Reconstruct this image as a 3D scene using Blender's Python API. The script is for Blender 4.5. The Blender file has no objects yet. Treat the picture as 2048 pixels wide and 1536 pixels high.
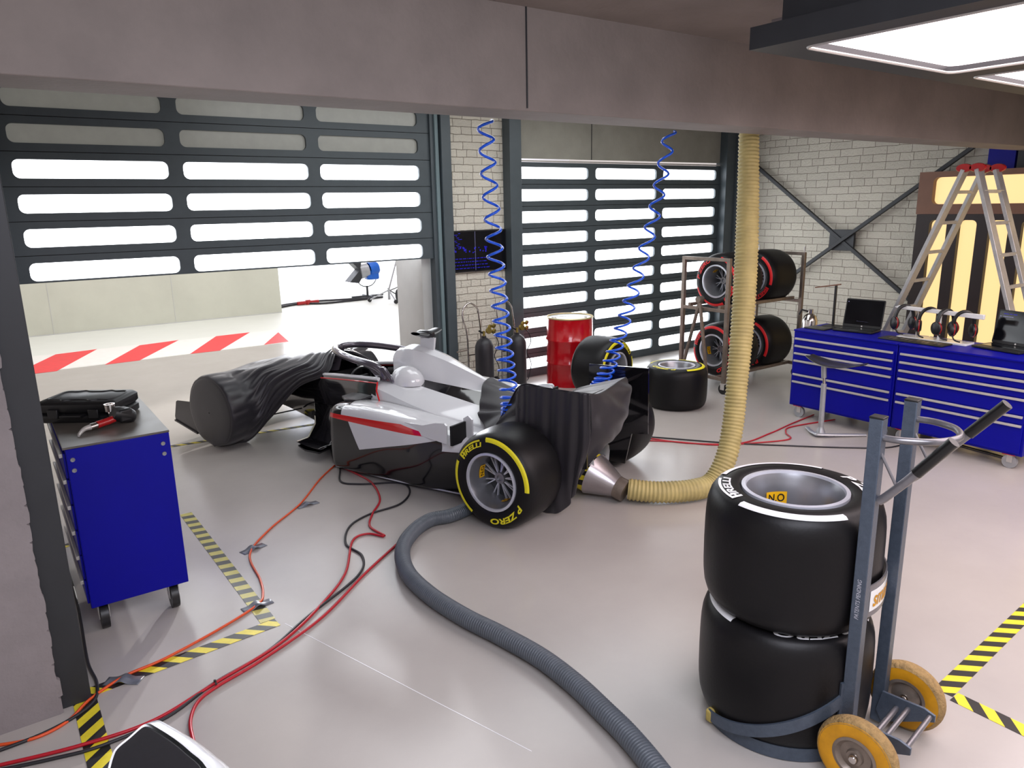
import bpy, bmesh, math, random
from mathutils import Matrix, Vector, Euler
random.seed(7)
C = bpy.context.scene.collection
PI = math.pi
V = Vector

# ------------------------------------------------------------------ materials
def lin(c):
    if isinstance(c, (int, float)): c = (c, c, c)
    o = []
    for v in c[:3]:
        v = v / 255.0
        o.append(v / 12.92 if v <= .04045 else ((v + .055) / 1.055) ** 2.4)
    return (o[0], o[1], o[2], 1.0)

def mat(name, col, rough=.5, metal=0., spec=.5, coat=0., noise=0., nscale=8., bump=0., bscale=60., emit=0., ecol=None, sheen=0., trans=0., alpha=1.):
    m = bpy.data.materials.new(name); m.use_nodes = True
    nt = m.node_tree; N = nt.nodes; L = nt.links
    b = N['Principled BSDF']
    b.inputs['Base Color'].default_value = lin(col)
    b.inputs['Roughness'].default_value = rough
    b.inputs['Metallic'].default_value = metal
    b.inputs['Specular IOR Level'].default_value = spec
    b.inputs['Coat Weight'].default_value = coat
    b.inputs['Coat Roughness'].default_value = .06
    b.inputs['Sheen Weight'].default_value = sheen
    b.inputs['Transmission Weight'].default_value = trans
    if emit:
        b.inputs['Emission Color'].default_value = lin(ecol or col)
        b.inputs['Emission Strength'].default_value = emit
    tc = N.new('ShaderNodeTexCoord')
    if noise:
        n = N.new('ShaderNodeTexNoise'); n.inputs['Scale'].default_value = nscale
        n.inputs['Detail'].default_value = 6; n.inputs['Roughness'].default_value = .6
        L.new(tc.outputs['Object'], n.inputs['Vector'])
        r = N.new('ShaderNodeValToRGB')
        c = lin(col)
        r.color_ramp.elements[0].position = .3; r.color_ramp.elements[1].position = .7
        r.color_ramp.elements[0].color = tuple(max(0, v * (1 - noise)) for v in c[:3]) + (1,)
        r.color_ramp.elements[1].color = tuple(min(1, v * (1 + noise)) for v in c[:3]) + (1,)
        L.new(n.outputs['Fac'], r.inputs['Fac']); L.new(r.outputs['Color'], b.inputs['Base Color'])
        rr = N.new('ShaderNodeMapRange')
        rr.inputs['To Min'].default_value = max(0, rough - .12 * min(1, noise * 3)); rr.inputs['To Max'].default_value = min(1, rough + .12 * min(1, noise * 3))
        L.new(n.outputs['Fac'], rr.inputs['Value']); L.new(rr.outputs['Result'], b.inputs['Roughness'])
    if bump:
        n2 = N.new('ShaderNodeTexNoise'); n2.inputs['Scale'].default_value = bscale; n2.inputs['Detail'].default_value = 4
        L.new(tc.outputs['Object'], n2.inputs['Vector'])
        bp = N.new('ShaderNodeBump'); bp.inputs['Strength'].default_value = bump; bp.inputs['Distance'].default_value = .01
        L.new(n2.outputs['Fac'], bp.inputs['Height']); L.new(bp.outputs['Normal'], b.inputs['Normal'])
    return m

def stripe_mat(name, c1, c2, axis_expr, period, rough=.5, duty=.5):
    """hard stripes: fract((ax*x+ay*y+az*z)/period) > duty in object space"""
    m = bpy.data.materials.new(name); m.use_nodes = True
    nt = m.node_tree; N = nt.nodes; L = nt.links
    b = N['Principled BSDF']; b.inputs['Roughness'].default_value = rough
    tc = N.new('ShaderNodeTexCoord')
    d = N.new('ShaderNodeVectorMath'); d.operation = 'DOT_PRODUCT'
    d.inputs[1].default_value = axis_expr
    L.new(tc.outputs['Object'], d.inputs[0])
    q = N.new('ShaderNodeMath'); q.operation = 'DIVIDE'; q.inputs[1].default_value = period
    L.new(d.outputs['Value'], q.inputs[0])
    f = N.new('ShaderNodeMath'); f.operation = 'FRACT'; L.new(q.outputs[0], f.inputs[0])
    g = N.new('ShaderNodeMath'); g.operation = 'GREATER_THAN'; g.inputs[1].default_value = duty
    L.new(f.outputs[0], g.inputs[0])
    mx = N.new('ShaderNodeMix'); mx.data_type = 'RGBA'
    mx.inputs['A'].default_value = lin(c1); mx.inputs['B'].default_value = lin(c2)
    L.new(g.outputs[0], mx.inputs['Factor'])
    n = N.new('ShaderNodeTexNoise'); n.inputs['Scale'].default_value = 25
    L.new(tc.outputs['Object'], n.inputs['Vector'])
    mr = N.new('ShaderNodeMapRange'); mr.inputs['To Min'].default_value = .8; mr.inputs['To Max'].default_value = 1.15
    L.new(n.outputs['Fac'], mr.inputs['Value'])
    mu = N.new('ShaderNodeVectorMath'); mu.operation = 'SCALE'
    L.new(mx.outputs['Result'], mu.inputs[0]); L.new(mr.outputs['Result'], mu.inputs['Scale'])
    L.new(mu.outputs['Vector'], b.inputs['Base Color'])
    return m

def brick_mat(name, swizzle, bw, bh, col=(205, 200, 186), mortar=(128, 118, 104)):
    m = bpy.data.materials.new(name); m.use_nodes = True
    nt = m.node_tree; N = nt.nodes; L = nt.links
    b = N['Principled BSDF']; b.inputs['Roughness'].default_value = .75
    tc = N.new('ShaderNodeTexCoord'); sp = N.new('ShaderNodeSeparateXYZ'); cb = N.new('ShaderNodeCombineXYZ')
    L.new(tc.outputs['Object'], sp.inputs[0])
    L.new(sp.outputs[swizzle[0]], cb.inputs['X']); L.new(sp.outputs[swizzle[1]], cb.inputs['Y'])
    # irregular edges
    n = N.new('ShaderNodeTexNoise'); n.inputs['Scale'].default_value = 9; n.inputs['Detail'].default_value = 3
    L.new(cb.outputs[0], n.inputs['Vector'])
    sc = N.new('ShaderNodeVectorMath'); sc.operation = 'SCALE'; sc.inputs['Scale'].default_value = .022
    L.new(n.outputs['Color'], sc.inputs[0])
    ad = N.new('ShaderNodeVectorMath'); ad.operation = 'ADD'
    L.new(cb.outputs[0], ad.inputs[0]); L.new(sc.outputs[0], ad.inputs[1])
    br = N.new('ShaderNodeTexBrick')
    br.inputs['Scale'].default_value = 1; br.inputs['Mortar Size'].default_value = .0042
    br.inputs['Mortar Smooth'].default_value = .35
    br.inputs['Brick Width'].default_value = bw; br.inputs['Row Height'].default_value = bh
    br.offset = .5; br.squash = .55; br.squash_frequency = 3
    c = lin(col)
    br.inputs['Color1'].default_value = c
    br.inputs['Color2'].default_value = tuple(v * .88 for v in c[:3]) + (1,)
    br.inputs['Mortar'].default_value = lin(mortar)
    L.new(ad.outputs[0], br.inputs['Vector']); L.new(br.outputs['Color'], b.inputs['Base Color'])
    n3 = N.new('ShaderNodeTexNoise'); n3.inputs['Scale'].default_value = 40; n3.inputs['Detail'].default_value = 5
    L.new(cb.outputs[0], n3.inputs['Vector'])
    h = N.new('ShaderNodeMath'); h.operation = 'MULTIPLY_ADD'; h.inputs[1].default_value = -1.6
    L.new(br.outputs['Fac'], h.inputs[0]); L.new(n3.outputs['Fac'], h.inputs[2])
    bp = N.new('ShaderNodeBump'); bp.inputs['Strength'].default_value = .7; bp.inputs['Distance'].default_value = .02
    L.new(h.outputs[0], bp.inputs['Height']); L.new(bp.outputs['Normal'], b.inputs['Normal'])
    return m

M = {}
M['floor'] = mat('floor_paint', (176, 170, 165), .22, spec=.45, noise=.05, nscale=1.3, bump=.04, bscale=25)
M['floor_out'] = mat('floor_outside_white', (226, 228, 220), .5, noise=.03, nscale=1)
M['concrete'] = mat('concrete', (128, 119, 115), .75, noise=.17, nscale=1.7, bump=.25, bscale=30)
M['concrete_dark'] = mat('concrete_dark', (146, 144, 134), .8, noise=.14, nscale=2.2, bump=.2, bscale=40)
M['concrete_left'] = mat('concrete_left', (132, 125, 126), .8, noise=.12, nscale=3, bump=.35, bscale=35)
M['steel_teal'] = mat('steel_teal_grey', (70, 79, 84), .45, metal=.05, noise=.08, nscale=6)
M['steel_dark'] = mat('steel_dark', (44, 46, 50), .5, metal=.1, noise=.1, nscale=5)
M['jamb'] = mat('door_jamb', (110, 128, 132), .5, noise=.05, nscale=4)
M['pane_glow'] = mat('outdoor_glow_pane', (245, 247, 250), .25, emit=5.0, ecol=(246, 250, 255))  # glow put into the panes for the bright studio behind them
M['pane_glow_dim'] = mat('outdoor_glow_pane_dim', (130, 130, 124), .3, emit=.14, ecol=(200, 200, 190), noise=.12, nscale=5)  # upper rows: weaker painted glow, concrete behind these slots
M['warm_pane'] = mat('warm_opal_pane', (150, 120, 80), .3, emit=.92, ecol=(255, 218, 152))
M['ceil_pane'] = mat('ceiling_light_pane', (250, 244, 248), .3, emit=4.0, ecol=(255, 238, 240))
M['brick_r'] = brick_mat('painted_brick_right', ('Y', 'Z'), .34, .104)
M['brick_p'] = brick_mat('painted_brick_pillar', ('X', 'Z'), .27, .088, col=(216, 210, 196))
M['rubber'] = mat('tyre_rubber', (16, 15, 17), .42, spec=.25, noise=.15, nscale=3, bump=.05, bscale=80)
M['rubber_side'] = mat('tyre_sidewall', (24, 23, 25), .38, spec=.4, noise=.1, nscale=6)
M['yellow'] = mat('marking_yellow', (226, 214, 30), .5, noise=.05, nscale=20)
M['red_mark'] = mat('marking_red', (214, 24, 30), .5, noise=.05, nscale=20)
M['white_mark'] = mat('marking_white', (228, 228, 230), .5, noise=.05, nscale=20)
M['rim'] = mat('rim_alloy', (150, 151, 156), .33, metal=.75, noise=.05, nscale=10)
M['rim_edge'] = mat('rim_edge_alloy', (196, 198, 208), .3, metal=.3, noise=.04, nscale=10)
M['sticker_y'] = mat('sticker_yellow', (236, 178, 20), .45, noise=.05, nscale=30)
M['ink'] = mat('black_ink', (14, 14, 14), .6, noise=.1, nscale=30)
M['car_white'] = mat('car_white_paint', (216, 217, 220), .12, coat=.7, noise=.015, nscale=4)
M['car_black'] = mat('car_black_gloss', (20, 19, 22), .09, coat=.9, noise=.1, nscale=4)
M['car_carbon'] = mat('car_carbon_satin', (34, 33, 37), .3, coat=.2, noise=.15, nscale=60)
M['car_grey'] = mat('halo_grey_gloss', (92, 86, 96), .14, metal=.35, coat=.8, noise=.05, nscale=8)
M['car_red'] = mat('car_red_paint', (212, 28, 34), .2, coat=.6, noise=.03, nscale=8)
M['car_dull'] = mat('car_matt_black', (10, 10, 11), .7, noise=.2, nscale=10)
M['cloth'] = mat('black_cover_cloth', (27, 24, 31), .42, sheen=.15, noise=.12, nscale=30, bump=.12, bscale=250)
M['blue'] = mat('cabinet_blue_paint', (0, 2, 142), .42, noise=.06, nscale=3, spec=.22)
M['cab_top'] = mat('cabinet_top_grey', (92, 86, 80), .35, noise=.2, nscale=7)
M['silver'] = mat('silver_handle', (196, 192, 188), .35, metal=.35, noise=.05, nscale=20)
M['chrome'] = mat('chrome', (205, 200, 196), .15, metal=1., noise=.04, nscale=12)
M['steel'] = mat('bare_steel', (134, 122, 112), .4, metal=.6, noise=.22, nscale=12)
M['alu'] = mat('ladder_aluminium', (176, 176, 176), .38, metal=.55, noise=.12, nscale=14)
M['truck'] = mat('truck_grey_hammered', (78, 88, 102), .35, metal=.35, noise=.12, nscale=40, bump=.15, bscale=160)
M['truck_tube'] = mat('truck_tube_grey', (124, 122, 126), .3, metal=.6, noise=.1, nscale=30)
M['black_plastic'] = mat('black_plastic', (22, 22, 24), .42, noise=.15, nscale=20)
M['grip'] = mat('black_grip', (16, 15, 16), .3, noise=.1, nscale=20)
M['wheel_yellow'] = mat('wheel_yellow_foam', (200, 140, 8), .6, noise=.2, nscale=10)
M['wheel_tread'] = mat('wheel_tread_dusty', (150, 122, 78), .85, noise=.25, nscale=40, bump=.9, bscale=70)
M['drum_red'] = mat('drum_red_paint', (186, 10, 24), .2, coat=.5, noise=.06, nscale=5)
M['drum_lid'] = mat('drum_rim_cream', (196, 178, 130), .35, metal=.3, noise=.1, nscale=9)
M['coil_blue'] = mat('air_hose_blue', (10, 88, 226), .25, noise=.05, nscale=10, coat=.3)
M['hose_tan'] = mat('exhaust_hose_tan', (176, 160, 104), .55, noise=.15, nscale=8)
M['hose_grey'] = mat('vacuum_hose_grey', (84, 90, 98), .4, noise=.1, nscale=10)
M['cone'] = mat('cone_spun_steel', (176, 170, 172), .3, metal=.85, noise=.1, nscale=9)
M['brass'] = mat('brass', (170, 150, 80), .3, metal=.8, noise=.1, nscale=20)
M['cable_red'] = mat('cable_red', (176, 14, 34), .4, noise=.05, nscale=20)
M['cable_orange'] = mat('cable_orange', (214, 78, 30), .4, noise=.05, nscale=20)
M['cable_black'] = mat('cable_black', (32, 31, 36), .5, noise=.1, nscale=20)
M['tape_grey'] = mat('duct_tape_grey', (104, 108, 118), .35, noise=.12, nscale=30)
M['gloss_black'] = mat('screen_black', (10, 11, 16), .12, noise=.2, nscale=5)
M['screen_blue'] = mat('screen_blue_glow', (18, 14, 170), .4, emit=.22, ecol=(26, 20, 210))
M['screen_text'] = mat('screen_text_glow', (120, 120, 150), .4, emit=.35, ecol=(170, 170, 230))
M['red_gloss'] = mat('red_gloss_plastic', (168, 20, 24), .25, coat=.4, noise=.06, nscale=10)
M['white_gloss'] = mat('white_gloss_plastic', (226, 228, 228), .2, coat=.4, noise=.02, nscale=8)
M['cream_wall'] = mat('cream_panel', (186, 186, 172), .5, noise=.06, nscale=1.2)
M['cyc'] = mat('cyclorama_white', (240, 242, 250), .9, noise=.01, nscale=1)
M['grey_panel'] = mat('grey_reveal', (186, 186, 184), .7, noise=.06, nscale=3)
M['lamp_blue'] = mat('studio_lamp_blue', (14, 92, 190), .35, noise=.08, nscale=10)
M['galv'] = mat('galvanised', (170, 172, 176), .35, metal=.5, noise=.1, nscale=15)
M['red_paint_floor'] = mat('red_floor_paint', (232, 62, 66), .55, noise=.06, nscale=8)
M['white_paint_floor'] = mat('white_floor_paint', (236, 234, 228), .55, noise=.03, nscale=8)
M['tape_hazard'] = stripe_mat('hazard_tape', (226, 208, 48), (36, 34, 32), (1, .9, 0), .13)
M['tape_hazard2'] = stripe_mat('hazard_tape_faint', (196, 186, 96), (70, 70, 66), (1, -.2, 0), .12)
M['cone_hazard'] = stripe_mat('hazard_band', (226, 208, 48), (20, 20, 18), (.6, .2, 1), .085)
M['warm_wood'] = mat('warm_panel_frame', (120, 84, 66), .55, noise=.08, nscale=5)
M['dark_panel'] = mat('dark_panel', (34, 20, 20), .5, noise=.1, nscale=5)
M['mesh_panel'] = mat('dark_red_panel', (40, 16, 20), .7, noise=.3, nscale=20)  # dark red panel between the door post and the corner post
M['wood'] = mat('yellow_block', (176, 156, 84), .7, noise=.15, nscale=30)

# ------------------------------------------------------------------ mesh builder
class MB:
    def __init__(s):
        s.v = []; s.f = []; s.mi = []; s.mats = []; s.cur = 0
    def use(s, m):
        if m not in s.mats: s.mats.append(m)
        s.cur = s.mats.index(m); return s
    def add(s, vs, fs, T=None):
        o = len(s.v)
        for p in vs:
            p = V(p); s.v.append(T @ p if T else p)
        for f in fs:
            s.f.append([o + i for i in f]); s.mi.append(s.cur)
        return s
    def box(s, x0, x1, y0, y1, z0, z1, T=None):
        vs = [(x, y, z) for z in (z0, z1) for y in (y0, y1) for x in (x0, x1)]
        return s.add(vs, [(0, 2, 3, 1), (4, 5, 7, 6), (0, 1, 5, 4), (2, 6, 7, 3), (0, 4, 6, 2), (1, 3, 7, 5)], T)
    def cbox(s, c, d, T=None):
        return s.box(c[0] - d[0] / 2, c[0] + d[0] / 2, c[1] - d[1] / 2, c[1] + d[1] / 2, c[2] - d[2] / 2, c[2] + d[2] / 2, T)
    def bar(s, a, b, w, h=None, up=(0, 0, 1), T=None):
        a = V(a); b = V(b); h = h or w; d = (b - a); L = d.length; d.normalize()
        u = V(up)
        if abs(d.dot(u)) > .98: u = V((0, 1, 0))
        x = d.cross(u).normalized(); y = x.cross(d).normalized()
        vs = []
        for p in (a, b):
            for sx, sy in ((-1, -1), (1, -1), (1, 1), (-1, 1)):
                vs.append(p + x * (sx * w / 2) + y * (sy * h / 2))
        return s.add(vs, [(0, 1, 2, 3), (7, 6, 5, 4), (0, 4, 5, 1), (1, 5, 6, 2), (2, 6, 7, 3), (3, 7, 4, 0)], T)
    def tube(s, pts, r, seg=10, T=None, closed=False, rf=None, flat=None):
        pts = [V(p) for p in pts]; n = len(pts)
        tans = []
        for i in range(n):
            if closed: t = pts[(i + 1) % n] - pts[i - 1]
            else: t = pts[min(i + 1, n - 1)] - pts[max(i - 1, 0)]
            tans.append(t.normalized() if t.length > 1e-9 else V((0, 0, 1)))
        t0 = tans[0]; a = V((0, 0, 1)) if abs(t0.z) < .9 else V((1, 0, 0))
        x = t0.cross(a).normalized(); frames = []
        for i in range(n):
            x = (x - tans[i] * x.dot(tans[i])).normalized()
            frames.append((x.copy(), tans[i].cross(x)))
        vs = []
        for i in range(n):
            rr = rf(i / (n - 1)) if rf else r
            for k in range(seg):
                an = 2 * PI * k / seg
                vs.append(pts[i] + frames[i][0] * (math.cos(an) * rr) + frames[i][1] * (math.sin(an) * rr * (flat or 1)))
        fs = []
        for i in range(n if closed else n - 1):
            j = (i + 1) % n
            for k in range(seg):
                k2 = (k + 1) % seg
                fs.append((i * seg + k, i * seg + k2, j * seg + k2, j * seg + k))
        if not closed:
            fs.append(tuple(range(seg - 1, -1, -1))); fs.append(tuple((n - 1) * seg + k for k in range(seg)))
        return s.add(vs, fs, T)
    def cyl(s, a, b, r, seg=20, T=None, r2=None):
        r2 = r if r2 is None else r2
        return s.tube([a, b], r, seg, T, rf=lambda t: r + (r2 - r) * t)
    def lathe(s, prof, seg=32, T=None, closed=False, a0=0., a1=2 * PI):
        """prof: (r, z) around local Z"""
        full = abs(a1 - a0 - 2 * PI) < 1e-6; n = len(prof); m = seg if full else seg + 1
        vs = []
        for k in range(m):
            an = a0 + (a1 - a0) * k / seg; c = math.cos(an); q = math.sin(an)
            for r, z in prof: vs.append((r * c, r * q, z))
        fs = []
        for k in range(seg):
            k2 = (k + 1) % m
            for i in range(n if closed else n - 1):
                j = (i + 1) % n
                fs.append((k * n + i, k2 * n + i, k2 * n + j, k * n + j))
        return s.add(vs, fs, T)
    def prism(s, poly, z0, z1, T=None):
        """poly (x,y) ccw extruded z0..z1"""
        n = len(poly)
        vs = [(x, y, z0) for x, y in poly] + [(x, y, z1) for x, y in poly]
        fs = [tuple(range(n - 1, -1, -1)), tuple(range(n, 2 * n))]
        for i in range(n):
            j = (i + 1) % n; fs.append((i, j, n + j, n + i))
        return s.add(vs, fs, T)
    def grid(s, rows, T=None, closed_v=False, mf=None):
        n = len(rows); m = len(rows[0]); o = len(s.v)
        s.add([p for r in rows for p in r], [], T)
        for i in range(n - 1):
            for j in range(m if closed_v else m - 1):
                j2 = (j + 1) % m
                s.f.append([o + i * m + j, o + (i + 1) * m + j, o + (i + 1) * m + j2, o + i * m + j2])
                if mf: s.use(mf(i, j))
                s.mi.append(s.cur)
        return s
    def merge(s, me, T=None):
        return s.add([v.co.copy() for v in me.vertices], [tuple(p.vertices) for p in me.polygons], T)
    def build(s, name, m=None, parent=None, smooth=40, bevel=0., solid=0., sub=0, fix=True, loc=None):
        me = bpy.data.meshes.new(name)
        vv = s.v
        if loc is not None: vv = [p - V(loc) for p in vv]
        me.from_pydata([tuple(p) for p in vv], [], s.f)
        if m and not s.mats: me.materials.append(m)
        else:
            for q in s.mats: me.materials.append(q)
            for p, i in zip(me.polygons, s.mi): p.material_index = i
        bm = bmesh.new(); bm.from_mesh(me)
        bmesh.ops.remove_doubles(bm, verts=bm.verts, dist=1e-5)
        if fix: bmesh.ops.recalc_face_normals(bm, faces=bm.faces)
        bm.to_mesh(me); bm.free()
        if smooth:
            me.polygons.foreach_set('use_smooth', [True] * len(me.polygons))
            if smooth < 180: me.set_sharp_from_angle(angle=math.radians(smooth))
        me.update()
        o = bpy.data.objects.new(name, me); C.objects.link(o)
        if parent: o.parent = parent
        if loc is not None: o.location = loc
        if solid:
            q = o.modifiers.new('solid', 'SOLIDIFY'); q.thickness = solid; q.offset = 0
        if sub:
            q = o.modifiers.new('sub', 'SUBSURF'); q.levels = sub; q.render_levels = sub
        if bevel:
            q = o.modifiers.new('bevel', 'BEVEL'); q.width = bevel; q.segments = 2; q.limit_method = 'ANGLE'; q.angle_limit = math.radians(35)
        return o

def tag(o, label=None, cat=None, group=None, kind=None):
    if label: o['label'] = label
    if cat: o['category'] = cat
    if group: o['group'] = group
    if kind: o['kind'] = kind
    return o

def empty(name, label, cat, loc=(0, 0, 0), rotz=0., group=None):
    o = bpy.data.objects.new(name, None); C.objects.link(o)
    o.location = loc; o.rotation_euler = (0, 0, rotz); o.empty_display_size = .1
    return tag(o, label, cat, group)

def struct(name, mb, m, **k):
    o = mb.build(name, m, **k); o['kind'] = 'structure'; return o

def dup(root, label=None, loc=None, rot=None, group=None, matrix=None):
    r = root.copy(); C.objects.link(r)
    def rec(src, dst):
        for ch in list(src.children):
            c = ch.copy(); C.objects.link(c); c.parent = dst; rec(ch, c)
    rec(root, r)
    if loc is not None: r.location = loc
    if rot is not None: r.rotation_euler = rot
    if label: r['label'] = label
    if group: r['group'] = group
    if matrix is not None: r.matrix_world = matrix
    return r

def catmull(p, t):
    n = len(p) - 1; x = t * n; i = min(int(x), n - 1); f = x - i
    a = p[max(i - 1, 0)]; b = p[i]; c = p[i + 1]; d = p[min(i + 2, n)]
    f2 = f * f; f3 = f2 * f
    return tuple(.5 * (2 * b[k] + (c[k] - a[k]) * f + (2 * a[k] - 5 * b[k] + 4 * c[k] - d[k]) * f2 + (3 * b[k] - a[k] - 3 * c[k] + d[k]) * f3) for k in range(len(b)))
def smoothpath(pts, n):
    return [catmull(pts, i / (n - 1)) for i in range(n)]
def evenpath(pts, step):
    q = [V(p) for p in smoothpath(pts, len(pts) * 24)]
    out = [q[0]]; acc = 0
    for a, b in zip(q, q[1:]):
        d = (b - a).length
        while acc + d >= step:
            a = a + (b - a) * ((step - acc) / d); out.append(a.copy()); d = (b - a).length; acc = 0
        acc += d
    out.append(q[-1]); return out

_textcache = {}
def textmesh(s, bold=0.012, italic=0.):
    k = (s, bold, italic)
    if k in _textcache: return _textcache[k]
    cu = bpy.data.curves.new('t', 'FONT'); cu.body = s; cu.offset = bold; cu.shear = italic; cu.resolution_u = 4; cu.size = 1.4
    o = bpy.data.objects.new('t', cu)
    me = bpy.data.meshes.new_from_object(o)
    bpy.data.objects.remove(o)
    vs = [v.co.copy() for v in me.vertices]; fs = [tuple(p.vertices) for p in me.polygons]
    x0 = min(v.x for v in vs); x1 = max(v.x for v in vs); y0 = min(v.y for v in vs); y1 = max(v.y for v in vs)
    vs = [V(((v.x - x0) / (y1 - y0), (v.y - y0) / (y1 - y0), 0)) for v in vs]
    _textcache[k] = (vs, fs, (x1 - x0) / (y1 - y0)); return _textcache[k]
def flat_text(mb, s, T, h, width=None, center=True, bold=.012, italic=0.):
    """writes s in the local XY plane of T, cap height h"""
    vs, fs, w = textmesh(s, bold, italic); sx = (width / w) if width else h
    mb.add([(v.x * sx - (w * sx / 2 if center else 0), v.y * h - (h / 2 if center else 0), 0) for v in vs], fs, T)
def rotT(ax, ang): return Matrix.Rotation(ang, 4, ax)
def frame(o, x, y):
    x = V(x).normalized(); y = V(y); z = x.cross(y).normalized(); y = z.cross(x)
    m = Matrix(((x.x, y.x, z.x, o[0]), (x.y, y.y, z.y, o[1]), (x.z, y.z, z.z, o[2]), (0, 0, 0, 1))); return m
def rrect(x0, x1, y0, y1, r, n=6):
    p = []
    for cx, cy, a in ((x1 - r, y0 + r, -90), (x1 - r, y1 - r, 0), (x0 + r, y1 - r, 90), (x0 + r, y0 + r, 180)):
        for i in range(n + 1):
            an = math.radians(a + 90 * i / n); p.append((cx + r * math.cos(an), cy + r * math.sin(an)))
    return p
def plate_with_holes(outer, holes, depth):
    """flat plate in local XY with holes, thickness depth -> mesh"""
    cu = bpy.data.curves.new('c', 'CURVE'); cu.dimensions = '2D'; cu.fill_mode = 'BOTH'; cu.extrude = depth / 2
    for lp in [outer] + holes:
        sp = cu.splines.new('POLY'); sp.points.add(len(lp) - 1); sp.use_cyclic_u = True
        for q, (x, y) in zip(sp.points, lp): q.co = (x, y, 0, 1)
    o = bpy.data.objects.new('c', cu); me = bpy.data.meshes.new_from_object(o); bpy.data.objects.remove(o)
    return me

# ------------------------------------------------------------------ camera
YAW, PIT, ROL = .61476534, .23688442, .01927442
H = 2.3
fw = V((math.sin(YAW) * math.cos(PIT), math.cos(YAW) * math.cos(PIT), -math.sin(PIT)))
ri = V((math.cos(YAW), -math.sin(YAW), 0)); dn = fw.cross(ri)
R2 = ri * math.cos(ROL) + dn * math.sin(ROL); D2 = -ri * math.sin(ROL) + dn * math.cos(ROL)
cam = bpy.data.cameras.new('camera'); cam.sensor_width = 36; cam.lens = 1473.5 / 2048 * 36; cam.clip_start = .05
co = bpy.data.objects.new('camera', cam); C.objects.link(co)
up = -D2; bk = -fw
co.matrix_world = Matrix(((R2.x, up.x, bk.x, 0), (R2.y, up.y, bk.y, 0), (R2.z, up.z, bk.z, H), (0, 0, 0, 1)))
bpy.context.scene.camera = co
# ------------------------------------------------------------------ setting
struct('floor', MB().box(-4, 10.6, -3, 8.05, -.1, 0), M['floor'], smooth=0)
# outside ground: grey apron then white studio floor
struct('floor_apron', MB().box(-6, 5.44, 8.05, 12.97, -.1, 0), M['floor'], smooth=0)
mb = MB().box(5.44, 16, 8.05, 12.97, -.1, -.002).box(-6, 16, 12.97, 24, -.1, -.002)
struct('floor_studio', mb, M['floor_out'], smooth=0)
# cyclorama: curved white backdrop
rows = []
for i in range(13):
    a = PI / 2 * i / 12
    y = 22 + 2.0 * math.sin(a); z = 2.0 - 2.0 * math.cos(a)
    rows.append([(-8, y, z), (20, y, z)])
rows.append([(-8, 24, 7), (20, 24, 7)])
struct('wall_cyclorama', MB().grid(rows), M['cyc'], smooth=60)
mb = MB().box(-3, 5.5, 17.0, 17.15, 0, 3.2)
struct('wall_studio_panel', mb, M['cream_wall'], smooth=0)
mb = MB()
for x in (-1.2, .95, 3.2): mb.box(x - .004, x + .004, 16.992, 17.0, 0, 3.2)
mb.box(-3, 5.5, 16.985, 17.0, 0, .012)
struct('trim_1', mb, M['grey_panel'], smooth=0)

# back wall pieces at y = 8
struct('wall_back', MB().box(4.73, 5.57, 8.0, 8.25, 0, 3.6), M['brick_p'], smooth=0)
mb = MB().box(-4, .05, 8.0, 8.2, 0, 3.6).box(10.27, 10.6, 8.0, 8.2, 0, 3.6)
struct('wall_back_left', mb, M['concrete_dark'], smooth=0)
struct('wall_header', MB().box(5.74, 9.74, 7.98, 8.06, 2.9, 3.6), M['concrete_dark'], smooth=0)
struct('trim_2', MB().box(5.74, 9.72, 7.955, 7.975, 2.855, 2.875), M['silver'], smooth=0)
struct('trim_3', MB().box(7.04, 7.05, 7.974, 7.979, 2.9, 3.6), M['steel_dark'], smooth=0)
mb = MB().box(.08, .235, 7.88, 8.02, 0, 3.6)
struct('trim_4', mb, M['jamb'], bevel=.004)
mb = MB().box(4.49, 4.60, 7.93, 8.05, 0, 3.6).box(4.60, 4.73, 7.86, 8.05, 0, 3.6)
struct('trim_5', mb, M['steel_teal'], bevel=.004)
struct('trim_6', MB().box(4.54, 4.585, 7.90, 7.93, 0, 3.6), M['jamb'], bevel=.003)
mb = MB().box(5.57, 5.75, 7.84, 8.05, 0, 3.6)
struct('trim_7', mb, M['steel_teal'], bevel=.004)
mb = MB().box(9.74, 9.97, 7.84, 8.05, 0, 3.6).box(9.95, 9.99, 7.80, 8.05, 0, 3.6)
struct('trim_8', mb, M['steel_teal'], bevel=.004)
struct('trim_9', MB().box(9.99, 10.12, 7.86, 8.05, 0, 3.6), M['mesh_panel'], smooth=0)
struct('trim_10', MB().box(10.12, 10.30, 7.78, 8.05, 0, 3.6), M['steel_dark'], bevel=.004)
# reveal outside the big opening
struct('wall_reveal', MB().box(4.37, 4.50, 8.06, 8.75, 0, 3.6), M['grey_panel'], smooth=0)
# right wall
struct('wall_right', MB().box(10.3, 10.5, 4.28, 8.0, 0, 3.6), M['brick_r'], smooth=0)
struct('wall_right_dark', MB().box(10.32, 10.5, -3, 4.28, 0, 3.6), M['concrete_dark'], smooth=0)
struct('trim_11', MB().box(10.22, 10.32, 3.98, 4.28, 2.55, 3.6), M['blue'], smooth=0)
struct('trim_12', MB().box(10.2, 10.3, 3.75, 3.95, 2.55, 3.6), M['steel_dark'], smooth=0)
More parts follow.
